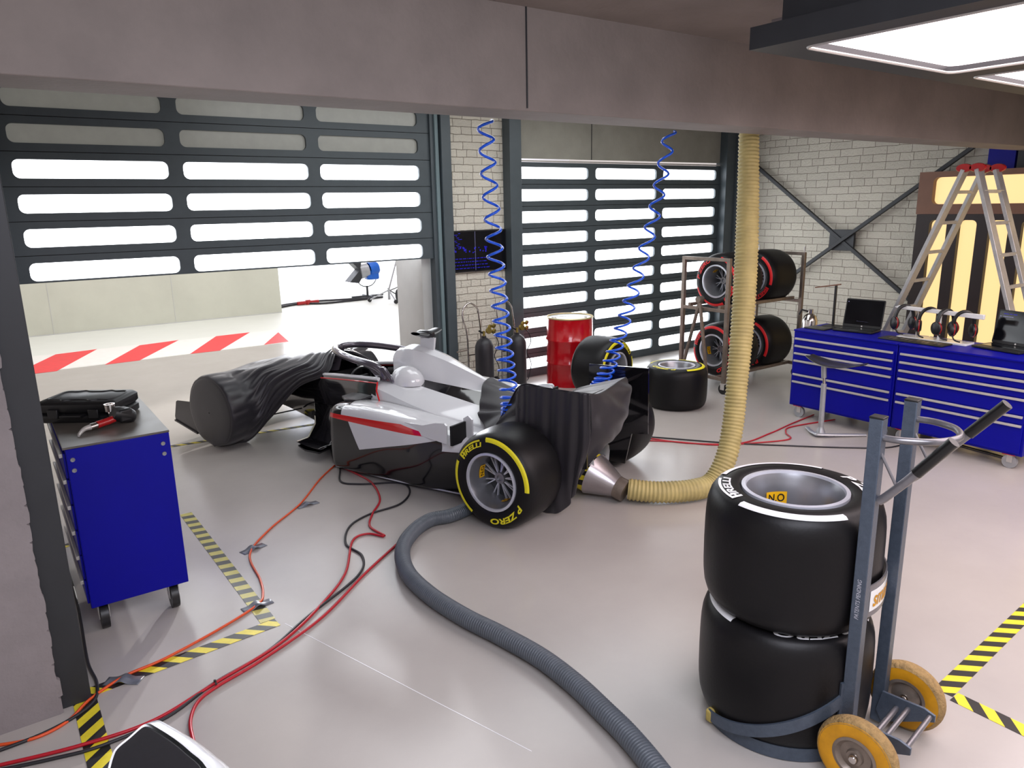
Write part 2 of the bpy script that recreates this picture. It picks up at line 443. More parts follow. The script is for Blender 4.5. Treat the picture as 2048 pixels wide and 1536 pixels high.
# ceiling and beam
mb = MB().box(-4, 10.6, -3, 8.2, 3.6, 3.7)
struct('ceiling', mb, M['concrete'], smooth=0)
struct('ceiling_soffit', MB().box(-4, 10.6, -3, 3.5, 3.35, 3.45), M['concrete'], smooth=0)
struct('trim_13', MB().box(4.05, 10.5, -3, 2.98, 3.335, 3.35), M['concrete_left'], smooth=0)
struct('ceiling_beam', MB().box(-4, 10.32, 3.5, 3.86, 2.815, 3.6), M['concrete'], bevel=.006)
struct('trim_14', MB().box(2.606, 2.614, 3.494, 3.5, 2.83, 3.35), M['steel_dark'], smooth=0)

# left wall panel with a ragged brick-slip edge, and the post behind it
pts = [(-3, 0.0), (-.02, 0.0)]
z = 0.0; k = 0
random.seed(3)
while z < 2.8:
    st = .088; e = -.004 + random.uniform(-.007, .007)
    pts += [(e, z + .006), (e + random.uniform(-.004, .004), z + st * .5), (e, z + st - .008), (e - random.choice((.002, .012, .004)), z + st)]
    z += st; k += 1
pts += [(-.02, 2.815), (-3, 2.815)]
T = frame((0, 3.76, 0), (1, 0, 0), (0, 0, 1))
struct('wall_left', MB().prism(pts, 0, .03, T), M['concrete_left'], smooth=0, fix=True)
struct('trim_15', MB().box(-.03, .115, 3.765, 3.86, 0, 2.815), M['steel_dark'], bevel=.004)

# roller doors ------------------------------------------------------
def roller_door(name, label, x0, x1, cols, z_first, pitch, slot_h, nrows, dim_from, zbot, r):
    root = empty(name, label, 'roller door', ((x0 + x1) / 2, 7.985, zbot)); root['kind'] = 'structure'
    outer_w = None
    for k in range(nrows):
        zb = zbot if k == 0 else z_first + pitch * k - (pitch - slot_h) / 2
        zt = z_first + pitch * (k + 1) - (pitch - slot_h) / 2 - .006
        holes = [rrect(a, b, z_first + pitch * k, z_first + pitch * k + slot_h, r) for a, b in cols]
        me = plate_with_holes([(x0, zb), (x1, zb), (x1, zt), (x0, zt)], holes, .045)
        T = frame((-root.location.x, 0, -root.location.z), (1, 0, 0), (0, 0, 1))
        mb = MB().merge(me, T)
        sec = mb.build('section', M['steel_teal'], root, smooth=0)
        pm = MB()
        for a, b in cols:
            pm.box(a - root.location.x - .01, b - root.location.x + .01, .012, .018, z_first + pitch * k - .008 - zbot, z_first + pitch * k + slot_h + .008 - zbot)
        pm.build('pane', M['pane_glow_dim'] if k >= dim_from else M['pane_glow'], sec, smooth=0)
    for k in range(nrows):
        z = z_first + pitch * k - (pitch - slot_h) / 2
        if k: MB().box(x0 - root.location.x, x1 - root.location.x, .0, .01, z - .01 - zbot, z + .002 - zbot).build('hinge_line', M['ink'], root, smooth=0)
    return root
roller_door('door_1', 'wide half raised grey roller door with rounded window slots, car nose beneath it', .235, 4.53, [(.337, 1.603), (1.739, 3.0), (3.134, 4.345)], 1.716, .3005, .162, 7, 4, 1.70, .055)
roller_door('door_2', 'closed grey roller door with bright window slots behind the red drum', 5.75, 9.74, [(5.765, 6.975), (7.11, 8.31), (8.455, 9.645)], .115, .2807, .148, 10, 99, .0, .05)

# cross brace on the brick wall
bx = 10.22
t = empty('cross_brace', 'dark steel cross brace in an X over the white brick wall', 'wall brace', (bx, 6.1, 1.73))
def bt(p): return (p[0] - bx, p[1] - 6.1, p[2] - 1.73)
MB().bar(bt((bx, 7.90, 3.03)), bt((bx, 4.75, .75)), .05, .05, up=(1, 0, 0)).build('brace_bar', M['steel_dark'], t, bevel=.003)
MB().bar(bt((bx - .03, 4.18, 3.10)), bt((bx - .03, 8.0, .35)), .05, .05, up=(1, 0, 0)).build('brace_bar', M['steel_dark'], t, bevel=.003)
MB().box(-.01, .03, -.19, .19, -.15, .15).build('gusset_plate', M['steel_dark'], t, bevel=.003)

# warm light panel on the right wall
t = empty('light_wall_panel', 'warm glowing light panel on the right wall behind the ladder', 'wall light', (10.03, 3.0, 0))
hz = [rrect(-.55 + .0, 1.93, 2.21, 2.56, .06)]
T = frame((0, 0, 0), (0, 1, 0), (0, 0, 1))
me = plate_with_holes([(-3.0, 2.10), (1.955, 2.10), (1.955, 2.622), (-3.0, 2.622)], [rrect(-2.8, 1.775, 2.222, 2.553, .06)], .12)
MB().merge(me, T).build('upper_frame', M['warm_wood'], t, smooth=0)
cols = [(1.775 - .35 * k - .213, 1.775 - .35 * k) for k in range(9)]
me = plate_with_holes([(-1.6, .3), (1.945, .3), (1.945, 2.098), (-1.6, 2.098)], [rrect(a, b, .42, 2.027, .06) for a, b in cols], .10)
MB().merge(me, T).build('lower_frame', M['dark_panel'], t, smooth=0)
MB().box(.02, .03, -2.85, 1.85, 2.17, 2.58).build('upper_pane', M['warm_pane'], t, smooth=0)
for a, b in cols:
    MB().box(.02, .03, a - .01, b + .01, .4, 2.045).build('light_pane', M['warm_pane'], t, smooth=0)
MB().box(.05, .13, -3, 1.94, .3, 2.6).build('back_box', M['dark_panel'], t, smooth=0)

# ceiling light fixture
FX, FY, FZ = 3.13, 2.42, 3.0
t = empty('ceiling_light', 'large black framed ceiling light box with glowing panels, top right', 'ceiling light', (FX, FY, FZ))
me = plate_with_holes([(0, 0), (6.4, 0), (6.4, -4.5), (0, -4.5)], [rrect(.16, 1.60, -4.3, -.18, .06), rrect(1.86, 3.3, -4.3, -.18, .06), rrect(3.56, 5.0, -4.3, -.18, .06)], .10)
MB().merge(me, Matrix.Translation((0, 0, .05))).build('frame', M['steel_dark'], t, smooth=0)
for a in (.16, 1.86, 3.56):
    MB().box(a - .02, a + 1.46, -4.32, -.16, .035, .05).build('light_panel', M['ceil_pane'], t, smooth=0)
    lp = rrect(a, a + 1.44, -4.3, -.18, .06); 
    MB().tube([(x, y, 0.0) for x, y in lp], .008, 6, closed=True).build('edge_lip', M['silver'], t)
MB().box(.1, 6.3, -4.4, -.1, .1, .335).build('housing', M['steel_dark'], t, smooth=0)

# hazard tapes on the floor
def tape(name, label, a, b, w, m, mat2=None):
    a = V((a[0], a[1], 0)); b = V((b[0], b[1], 0)); L = (b - a).length
    o = MB().box(0, L, -w / 2, w / 2, 0, .0016).build(name, m, smooth=0)
    o.location = (a.x, a.y, .0006); o.rotation_euler = (0, 0, math.atan2(b.y - a.y, b.x - a.x))
    tag(o, label, 'floor tape'); return o
tape('hazard_tape', 'black and yellow tape running away from camera right of the left blue cabinet', (1.005, 5.90), (1.03, 3.945), .085, M['tape_hazard2'])
tape('hazard_tape', 'black and yellow tape crossing under the orange cable in front of the left cabinet', (.10, 3.83), (1.07, 3.90), .085, M['tape_hazard'])
tape('hazard_tape', 'black and yellow tape at bottom left running past the foot of the wall post', (.085, 3.80), (.10, 2.2), .10, M['tape_hazard'])
tape('hazard_tape', 'black and yellow tape at the right edge leading away from the hand truck', (3.43, 1.335), (6.4, 1.50), .085, M['tape_hazard'])
tape('hazard_tape', 'short black and yellow tape at bottom right corner beside the truck wheel', (3.44, 1.29), (3.46, -.4), .085, M['tape_hazard'])
tape('hazard_tape', 'faint yellow tape on the floor beneath the front wheel cover', (.95, 7.85), (2.9, 7.62), .06, M['tape_hazard'])
tape('hazard_tape', 'small piece of yellow tape between the wall post and left blue cabinet', (.12, 5.80), (.34, 5.88), .06, M['tape_hazard'])
for k, (x, y, r, lab) in enumerate(((1.832, 5.471, .1, 'grey tape patch on the orange cable nearest the car'), (1.244, 4.939, .3, 'faint grey tape patch on the orange cable bend'), (1.032, 4.15, .1, 'grey tape patch on the orange cable at the hazard tape'), (.263, 3.832, -.6, 'dark grey duct tape patch over orange cable by the wall post'))):
    o = MB().grid([[(-.09 + .012 * i, v_, .002 + .019 * math.exp(-((-.09 + .012 * i) / .028) ** 2)) for i in range(16)] for v_ in (-.035, .035)]).build('tape_patch', M['tape_grey'], solid=.0008)
    o.location = (x, y, .0); o.rotation_euler = (0, 0, r); tag(o, lab, 'tape patch')
# floor seam
struct('trim_16', MB().bar((1.10, 3.86, .0005), (1.62, 2.2, .0005), .004, .001), M['white_mark'], smooth=0)
# painted red and white strip outside
struct('trim_17', MB().prism([(-6, 13.0), (4.9, 13.0), (4.55, 14.55), (-6, 14.6)], 0.0, .001), M['white_paint_floor'], smooth=0)
for q, lab in (([(.2, 12.9), (.673, 12.9), (1.409, 14.57), (.78, 14.5), (.2, 13.2)], 'leftmost red painted floor stripe outside the raised door'),
          ([(1.325, 12.94), (1.827, 12.955), (2.747, 14.577), (2.075, 14.476)], 'second red floor stripe from the left outside the raised door'),
          ([(2.601, 12.988), (3.075, 12.965), (4.046, 14.567), (3.409, 14.546)], 'third red floor stripe from the left outside the raised door'),
          ([(3.834, 13.001), (4.289, 13.041), (4.478, 14.18)], 'short triangular red floor stripe nearest the cockpit halo')):
    o = MB().prism(q, .001, .003).build('painted_stripe', M['red_paint_floor'], smooth=0); tag(o, lab, 'floor marking')
# ------------------------------------------------------------------ racing tyres
def side_z(r, R, W):
    pr = [(.20, W / 2 - .012), (.222, W / 2 - .002), (.26, W / 2), (R - .046, W / 2 - .005), (R - .032, W / 2 - .017), (R - .017, W / 2 - .039), (R, W / 2 - .10)]
    for (a, za), (b, zb) in zip(pr, pr[1:]):
        if r <= b: return za + (zb - za) * (r - a) / (b - a)
    return pr[-1][1]
_wheelcache = {}
def wheel_meshes(R, W, rr, colm, depth, solid=False):
    key = (R, W, rr, colm, depth, solid)
    if key in _wheelcache: return _wheelcache[key]
    s = rr / .20
    half = [(rr, W / 2 - .014), (rr + .018, W / 2 - .002), (rr + .055, W / 2 + .001), (R - .046, W / 2 - .005), (R - .032, W / 2 - .017), (R - .017, W / 2 - .039), (R - .006, W / 2 - .075), (R - .001, W / 2 - .12), (R + .001, W / 2 - .17)]
    prof = [(rr - .012, W / 2 - .03)] + half + [(R + .002, 0)]
    prof = prof + [(a, -z) for a, z in reversed(prof[:-1])]
    d = {}
    d['tyre'] = MB().lathe(prof, 64)
    fl = W / 2 - .004
    zd = W / 2 - depth
    # rim: flange, barrel, inner face
    d['rim'] = MB().lathe([(rr + .001, fl - .02), (rr + .001, fl + .004), (rr - .016, fl + .006), (rr - .02, fl - .006)], 56)
    d['barrel'] = MB().lathe([(rr - .019, fl - .004), (rr - .03, fl - .03), (rr - .034, fl - .05), (rr - .046, fl - .08), (rr - .05, zd), (rr - .052, -W / 2 + .02)], 56)
    sp = MB()
    if not solid:
        n = 9
        for k in range(n):
            a = 2 * PI * k / n
            for da in (-.11, .11):
                c, q = math.cos(a), math.sin(a); c2, q2 = math.cos(a + da), math.sin(a + da)
                sp.bar((.042 * c, .042 * q, zd + .03), ((rr - .05) * c2, (rr - .05) * q2, zd - .005), .008, .016)
    d['spokes'] = sp
    d['hub'] = MB().lathe([(0, zd + .035), (.022, zd + .035), (.024, zd + .05), (.042, zd + .05), (.05, zd + .02), (.05, zd - .02), (0, zd - .02)], 28)
    d['back'] = MB().lathe([(.0, zd - .03), (rr - .05, zd - .03)], 40)
    mk = MB()
    def P3(ang, r): return (r * math.cos(ang), r * math.sin(ang), side_z(r, R, W) + .0018 + (.002 if s > 1 else 0))
    def arc(a0, a1, r0, r1, n=24):
        rows = [[P3(math.radians(a0 + (a1 - a0) * i / n), r0 + (r1 - r0) * q / 5) for q in range(6)] for i in range(n + 1)]
        mk.grid(rows)
    def arctext(t, cen, r0, h, wd, it=.0, bold=.03):
        vs, fs, w = textmesh(t, bold, it); rm = r0 + h / 2
        mk.add([P3(math.radians(cen) + (wd / 2 - v.x / w * wd) / rm, r0 + v.y * h) for v in vs], fs)
    r0 = R - .075; r1 = R - .045; rm = R - .055
    arc(92, -6, r0 + .008, r1 + .010)
    arc(155, 232, r0 + .008, r1 + .010)
    arctext('IRELLI', 120, R - .100, .034, .185 * s, .15, .05)
    # long-topped P of the tyre maker's mark
    arc(146, 102, R - .060, R - .048)
    arc(146, 142.6, R - .102, R - .048)
    arc(142.6, 139.5, R - .084, R - .074); arc(140.5, 138.6, R - .084, R - .050)
    arctext('P ZERO', -62, R - .100, .046, .31 * s, .2, .05)
    d['mark'] = mk
    st = MB(); tx = MB()
    for a0, wd in ((168, .10), (-75, .06)):
        rows = []
        for i in range(7):
            a = math.radians(a0) + (i / 6 - .5) * wd / (rr - .05)
            rows.append([((rr - .054) * math.cos(a), (rr - .054) * math.sin(a), W / 2 - .145), ((rr - .051) * math.cos(a), (rr - .051) * math.sin(a), W / 2 - .088)])
        st.grid(rows)
        vs, fs, w = textmesh('N.O' if wd > .08 else 'O', .02, 0)
        z0 = W / 2 - .135
        tw = wd * .78
        tx.add([((rr - .0555) * math.cos(math.radians(a0) - (v.x / w - .5) * tw / (rr - .05)), (rr - .0555) * math.sin(math.radians(a0) - (v.x / w - .5) * tw / (rr - .05)), z0 + v.y * .038) for v in vs], fs)
    d['sticker'] = st; d['sticker_text'] = tx
    out = {}
    mm = dict(tyre=M['rubber'], rim=M['rim_edge'], barrel=M['rim'], spokes=M['rim_edge'], hub=M['rim'], back=M['steel_dark'], mark=colm, sticker=M['sticker_y'], sticker_text=M['ink'])
    for k, b in d.items():
        if not b.v: continue
        o = b.build(k, mm[k], None, smooth=50, fix=k in ('tyre', 'rim', 'barrel', 'hub', 'back', 'spokes'))
        out[k] = o.data; bpy.data.objects.remove(o)
    _wheelcache[key] = out
    return out
NM = dict(tyre='tyre', rim='rim_flange', barrel='rim', spokes='spokes', hub='wheel_hub', back='rim_web', mark='sidewall_lettering', sticker='rim_sticker', sticker_text='sticker_lettering')
def add_wheel(parent, T, R=.335, W=.405, rr=.20, col='yellow', depth=.20, name='tyre', ang=0., solid=False, both=False, sang=None, names=('rim', 'barrel', 'spokes', 'hub', 'back', 'mark', 'sticker', 'sticker_text')):
    ms = wheel_meshes(R, W, rr, M[col] if col != 'white' else M['white_mark'], depth, solid)
    o = bpy.data.objects.new(name, ms['tyre']); C.objects.link(o); o.parent = parent
    o.matrix_local = T @ Matrix.Rotation(math.radians(ang), 4, 'Z')
    for k in names:
        if k in ms:
            c = bpy.data.objects.new(NM[k], ms[k]); C.objects.link(c); c.parent = o
            if sang is not None and k.startswith('sticker'): c.matrix_local = Matrix.Rotation(math.radians(sang - ang), 4, 'Z')
    if both:
        c = bpy.data.objects.new(NM['mark'], ms['mark']); C.objects.link(c); c.parent = o; c.matrix_local = rotT('X', PI)
    return o
def flatT(z): return Matrix.Translation((0, 0, z))
def faceT(d, z):  # tyre standing, outer face towards horizontal direction d
    d = V((d[0], d[1], 0)).normalized()
    zz = d; yy = V((0, 0, 1)); xx = yy.cross(zz)
    m = Matrix(((xx.x, yy.x, zz.x, 0), (xx.y, yy.y, zz.y, 0), (xx.z, yy.z, zz.z, z), (0, 0, 0, 1)))
    return m

# stack of two on the truck
SX, SY = 2.72, 1.74
t = empty('racing_tyre', 'lower slick tyre of the pair stacked on the hand truck', 'tyre', (SX, SY, .025))
add_wheel(t, flatT(.265), .37, .53, .222, 'white', .24, ang=-60)
t = empty('racing_tyre', 'upper slick tyre on the hand truck with white sidewall lettering', 'tyre', (SX + .012, SY + .01, .558))
add_wheel(t, flatT(.265), .37, .53, .222, 'white', .30, ang=18, sang=-108)
# flat tyre in the middle distance
t = empty('racing_tyre', 'slick tyre with yellow marking lying flat beside the tyre rack', 'tyre', (6.37, 5.71, 0))
add_wheel(t, flatT(.24), .355, .48, .21, 'yellow', .24, ang=-110, sang=-100)
# upright one by the drum
t = empty('racing_tyre', 'slick tyre with yellow marking standing upright in front of the red drum', 'tyre', (5.93, 6.50, 0))
add_wheel(t, faceT((.24, -.90), .38), .38, .46, .21, 'yellow', .20, ang=-72)
# rack tyres
for x, z, lab, a in ((7.63, 1.345, 'red marked slick tyre on the top rack level, wheel face nearest the camera', 205), (8.34, 1.345, 'red marked slick tyre at the far end of the top rack level', 190),
                     (7.63, .475, 'red marked slick tyre on the bottom rack level, wheel face nearest the camera', 25), (8.34, .475, 'red marked slick tyre at the far end of the bottom rack level', -20)):
    t = empty('racing_tyre', lab, 'tyre', (x, 6.02, z - .345), group='tyres on the wheeled rack')
    add_wheel(t, faceT((-1, 0), .345), .345, .53, .205, 'red_mark', .2, ang=a)

# ------------------------------------------------------------------ race car
CO = V((3.69, 4.49, 0)); UA = math.atan2(.9475, -.32)
car = empty('race_car', 'white black and red open wheel racing car partly under black covers', 'race car', CO, UA)
def cb(name, mb, m=None, par=None, **k):
    return mb.build(name, m, par or car, **k)
# wheels: local +Y is the near (left) side
def carwheel(x, y, R, W, rr, side, ang, names):
    d = V((0, side, 0)); T = Matrix.Translation((x, y, 0)) @ faceT((0, side), R)
    return add_wheel(car, T, R, W, rr, 'yellow', .16, name='wheel', ang=ang, names=names)
full = ('rim', 'barrel', 'spokes', 'hub', 'back', 'mark', 'sticker', 'sticker_text')
carwheel(0, .79, .37, .44, .22, 1, 4, full)
carwheel(0, -.79, .37, .44, .22, -1, 0, ('rim', 'barrel'))
carwheel(3.5, .84, .350, .30, .20, 1, 0, ('rim', 'barrel'))
carwheel(3.5, -.84, .350, .30, .20, -1, 0, ('rim', 'barrel'))

# central body: stations (x, [(y,z)...]) from centre line down to the floor, near side; mirrored
def mirror_rows(rows):
    out = []
    for r in rows:
        out.append([(x, -y, z) for x, y, z in reversed(r[1:] if abs(r[0][1]) < 1e-6 else r)] + r)
    return out
def interp_st(st, x):
    for (xa, a), (xb, b) in zip(st, st[1:]):
        if xb <= x <= xa:
            f = (xa - x) / (xa - xb); f = f * f * (3 - 2 * f) if False else f
            return [(x, p[0] + (q[0] - p[0]) * f, p[1] + (q[1] - p[1]) * f) for p, q in zip(a, b)]
def smooth_st(st, n):
    keys = []
    for x, pr in st: keys.append([x] + [c for p in pr for c in p])
    out = []
    for i in range(n):
        v = catmull(keys, i / (n - 1)); x = v[0]
        out.append([(x, v[1 + 2 * k], v[2 + 2 * k]) for k in range((len(v) - 1) // 2)])
    return out
# nose + monocoque with open cockpit trough
st = [
 (4.1, [(0, .48), (.09, .47), (.14, .42), (.15, .34), (.13, .28), (.10, .25), (0, .24)]),
 (3.6, [(0, .64), (.13, .63), (.19, .56), (.20, .44), (.18, .32), (.14, .26), (0, .24)]),
 (3.0, [(0, .76), (.17, .75), (.25, .66), (.27, .48), (.24, .28), (.18, .18), (0, .16)]),
 (2.72, [(0, .78), (.22, .77), (.30, .71), (.32, .50), (.29, .28), (.22, .12), (0, .10)]),
]
cb('nose', MB().grid(mirror_rows(smooth_st(st, 22))), M['car_black'])
st = [  # sides of the tub: rim outward and down
 (2.74, [(.24, .69), (.30, .70), (.325, .62), (.33, .45), (.30, .26), (.26, .10), (.24, .05)]),
 (2.45, [(.29, .73), (.35, .735), (.375, .66), (.38, .46), (.36, .26), (.30, .10), (.28, .05)]),
 (2.05, [(.33, .765), (.39, .77), (.41, .70), (.42, .48), (.41, .28), (.36, .10), (.34, .05)]),
 (1.74, [(.35, .785), (.40, .785), (.43, .72), (.44, .50), (.44, .30), (.40, .10), (.38, .05)]),
]
for s in (1, -1):
    rows = [[(x, s * y, z) for x, y, z in r] for r in smooth_st(st, 22)]
    cb('cockpit_side', MB().grid(rows), M['car_black'])
    rim = [(r[0][0], s * (abs(r[0][1]) + .035), r[0][2] + .012) for r in rows]
    cb('cockpit_rim', MB().tube(rim, .018, 8, flat=1.), M['car_white'])
    cb('red_pinstripe', MB().tube([(r[2][0], s * (abs(r[1][1]) + .006), r[1][2] - .022) for r in rows], .007, 6), M['car_red'])
# cockpit floor and headrest shapes
mb = MB().box(1.66, 2.76, -.36, .36, .3, .34).box(2.68, 2.74, -.28, .28, .3, .68)
cb('cockpit_tub', mb, M['car_dull'])
mb = MB().tube(smoothpath([(2.3, .30, .66), (1.9, .33, .70), (1.74, .18, .74), (1.72, 0, .75), (1.74, -.18, .74), (1.9, -.33, .70), (2.3, -.30, .66)], 30), .06, 10)
cb('headrest', mb, M['car_dull'])
mb = MB().tube([(2.40 + 0 * a, .13 * math.cos(a), .66 + .10 * math.sin(a)) for a in [i * PI / 10 for i in range(20)]], .014, 8, closed=True).box(2.39, 2.42, -.10, .10, .60, .68)
cb('steering_wheel', mb, M['black_plastic'], bevel=.01)

# engine cover
st = [
 (1.80, [(0, 1.01), (.09, 1.00), (.13, .90), (.13, .79), (.19, .79), (.30, .785), (.42, .73), (.45, .5), (.45, .2), (.42, .05)]),
 (1.62, [(0, 1.07), (.10, 1.04), (.14, .92), (.13, .79), (.20, .765), (.34, .76), (.43, .70), (.46, .5), (.46, .2), (.43, .05)]),
 (1.30, [(0, 1.015), (.07, .99), (.11, .88), (.13, .775), (.22, .735), (.36, .71), (.45, .64), (.48, .5), (.48, .2), (.45, .05)]),
 (.95, [(0, .89), (.03, .88), (.06, .82), (.11, .755), (.23, .695), (.37, .65), (.46, .59), (.49, .45), (.48, .2), (.44, .05)]),
 (.55, [(0, .76), (.01, .75), (.03, .73), (.07, .71), (.20, .63), (.33, .58), (.40, .52), (.42, .40), (.38, .2), (.33, .05)]),
 (.10, [(0, .62), (.01, .62), (.03, .61), (.06, .60), (.14, .54), (.22, .50), (.26, .44), (.26, .32), (.22, .2), (.18, .08)]),
 (-.35, [(0, .48), (.01, .48), (.03, .475), (.05, .47), (.08, .44), (.12, .40), (.13, .35), (.12, .28), (.10, .2), (.08, .14)]),
]
rows = mirror_rows(smooth_st(st, 40)); m = len(rows[0]); mid = m // 2
def mf(i, j):
    k = j - mid if j >= mid else mid - 1 - j   # strip index from centre
    return M['car_black'] if k == 3 and i > 3 else M['car_white']
mb = MB().use(M['car_white']).use(M['car_black']); mb.grid(rows, mf=mf)
cb('engine_cover', mb, None, smooth=30)
# airbox intake mouth and roll hoop fairing
mb = MB().lathe([(.085, 0), (.098, .012), (.105, .0), (.1, -.03)], 28, Matrix.Translation((1.81, 0, .915)) @ rotT('Y', PI / 2) @ Matrix.Diagonal((1.0, 1.15, 1, 1)))
cb('air_intake', mb, M['car_white'])
cb('intake_mouth', MB().lathe([(0, 0), (.085, 0)], 28, Matrix.Translation((1.812, 0, .915)) @ rotT('Y', PI / 2) @ Matrix.Diagonal((1.0, 1.15, 1, 1))), M['car_dull'])
for s in (1, -1):
    cb('head_fairing', MB().lathe([(.0, .19)] + [(.15 * math.cos(a), .19 * math.sin(a)) for a in [PI / 2 * k / 9 for k in range(8, -1, -1)]], 32, Matrix.Translation((1.56, s * .20, .745)) @ Matrix.Diagonal((1.2, .9, .85, 1))), M['car_white'], smooth=180)
    # red diagonal where black tub meets white cover
    cb('red_pinstripe', MB().tube([(1.735, s * .408, .775), (1.72, s * .440, .70), (1.66, s * .462, .60), (1.60, s * .47, .52)], .007, 6), M['car_red'])
# camera pod
mb = MB().use(M['car_white']).prism([(-.10, -.0), (.06, 0), (.05, .12), (-.12, .12)], -.012, .012, Matrix.Translation((1.50, 0, 1.03)) @ rotT('X', PI / 2))
cb('camera_stalk', mb, None)
rows = []
for i in range(13):
    y = -.15 + .30 * i / 12; f = 1 - abs(y / .15) ** 2 * .35; up_ = .025 * (abs(y) / .15) ** 2
    rows.append([(1.50 + .085 * f * math.cos(a) - .12 * abs(y), y, 1.175 + .022 * f * math.sin(a) + up_) for a in [k * 2 * PI / 14 for k in range(14)]])
mb = MB().use(M['car_carbon']).grid(rows, closed_v=True)
cb('camera_wing', mb, None)
cb('camera_pod', MB().lathe([(0, .10), (.02, .095), (.035, .05), (.036, -.05), (.022, -.1), (0, -.105)], 18, Matrix.Translation((1.50, 0, 1.175)) @ rotT('Y', PI / 2)), M['car_carbon'])

# halo
hp = [(1.72, .31, .78), (1.76, .325, .86), (1.88, .33, .905), (2.15, .31, .925), (2.42, .24, .945), (2.60, .13, .955), (2.655, 0, .955)]
hp = hp + [(x, -y, z) for x, y, z in reversed(hp[:-1])]
mb = MB().tube(smoothpath(hp, 70), .036, 16, flat=.95)
halo = cb('halo', mb, M['car_grey'], smooth=180)
rows = []
for i in range(9):
    f = i / 8; x = 2.66 + .17 * f; z = .955 - .26 * f; w = .035 - .018 * math.sin(f * PI) + .02 * f; d = .05 + .05 * f
    rows.append([(x + d * math.cos(a), w * math.sin(a), z) for a in [k * 2 * PI / 14 for k in range(14)]])
MB().grid(rows, closed_v=True).build('halo_pillar', M['car_grey'], halo, smooth=60)
for s in (1, -1):
    MB().prism([(1.60, .77), (1.80, .775), (1.93, .885), (1.72, .90)], -.022, .022, Matrix.Translation((0, s * .325, 0)) @ rotT('X', PI / 2)).build('halo_foot', M['car_grey'], halo, bevel=.012)

# sidepods: the two tone livery is a procedural mask in the car's own coordinates
def livery():
    m = mat('sidepod_livery', (216, 217, 220), .12, coat=.7); nt = m.node_tree; N = nt.nodes; L = nt.links
    b = N['Principled BSDF']; tc = [n for n in N if n.type == 'TEX_COORD'][0]
    sp = N.new('ShaderNodeSeparateXYZ'); L.new(tc.outputs['Object'], sp.inputs[0])
    def op(o, a, c=None):
        n = N.new('ShaderNodeMath'); n.operation = o
        for i, v in enumerate((a, c)):
            if v is None: continue
            if isinstance(v, (int, float)): n.inputs[i].default_value = v
            else: L.new(v, n.inputs[i])
        return n.outputs[0]
    X, Z = sp.outputs['X'], sp.outputs['Z']; Y = op('ABSOLUTE', sp.outputs['Y'])
    rt = op('MINIMUM', op('ADD', op('MULTIPLY', X, -.037), .55 + 1.93 * .037), op('ADD', op('MULTIPLY', X, .17), .525 - .75 * .17))
    side = op('GREATER_THAN', Y, .735); top = op('SUBTRACT', 1., side)
    above = op('GREATER_THAN', Z, rt); below_rb = op('LESS_THAN', Z, .51)
    red = op('MULTIPLY', op('MULTIPLY', side, op('SUBTRACT', 1., above)), op('MULTIPLY', op('SUBTRACT', 1., below_rb), op('GREATER_THAN', X, .70)))
    w1 = op('MULTIPLY', op('MULTIPLY', side, above), op('LESS_THAN', X, 1.80))
    lo = op('ADD', op('MULTIPLY', X, -.25), .27 + .40)
    fr = op('ADD', op('MULTIPLY', Z, .5), 1.73 - .28)
    w2 = op('MULTIPLY', op('MULTIPLY', side, below_rb), op('MULTIPLY', op('GREATER_THAN', Z, lo), op('LESS_THAN', X, fr)))
    w3 = op('MULTIPLY', op('MULTIPLY', top, op('GREATER_THAN', Z, .4)), op('LESS_THAN', X, op('ADD', op('MULTIPLY', Y, -.5), 2.12)))
    white = op('MINIMUM', 1., op('ADD', op('ADD', w1, w2), w3))
    m1 = N.new('ShaderNodeMix'); m1.data_type = 'RGBA'; m1.inputs['A'].default_value = lin((22, 21, 24)); m1.inputs['B'].default_value = lin((216, 217, 220)); L.new(white, m1.inputs['Factor'])
    m2 = N.new('ShaderNodeMix'); m2.data_type = 'RGBA'; L.new(m1.outputs['Result'], m2.inputs['A']); m2.inputs['B'].default_value = lin((212, 28, 34)); L.new(red, m2.inputs['Factor'])
    L.new(m2.outputs['Result'], b.inputs['Base Color']); return m
M['pod_paint'] = livery()
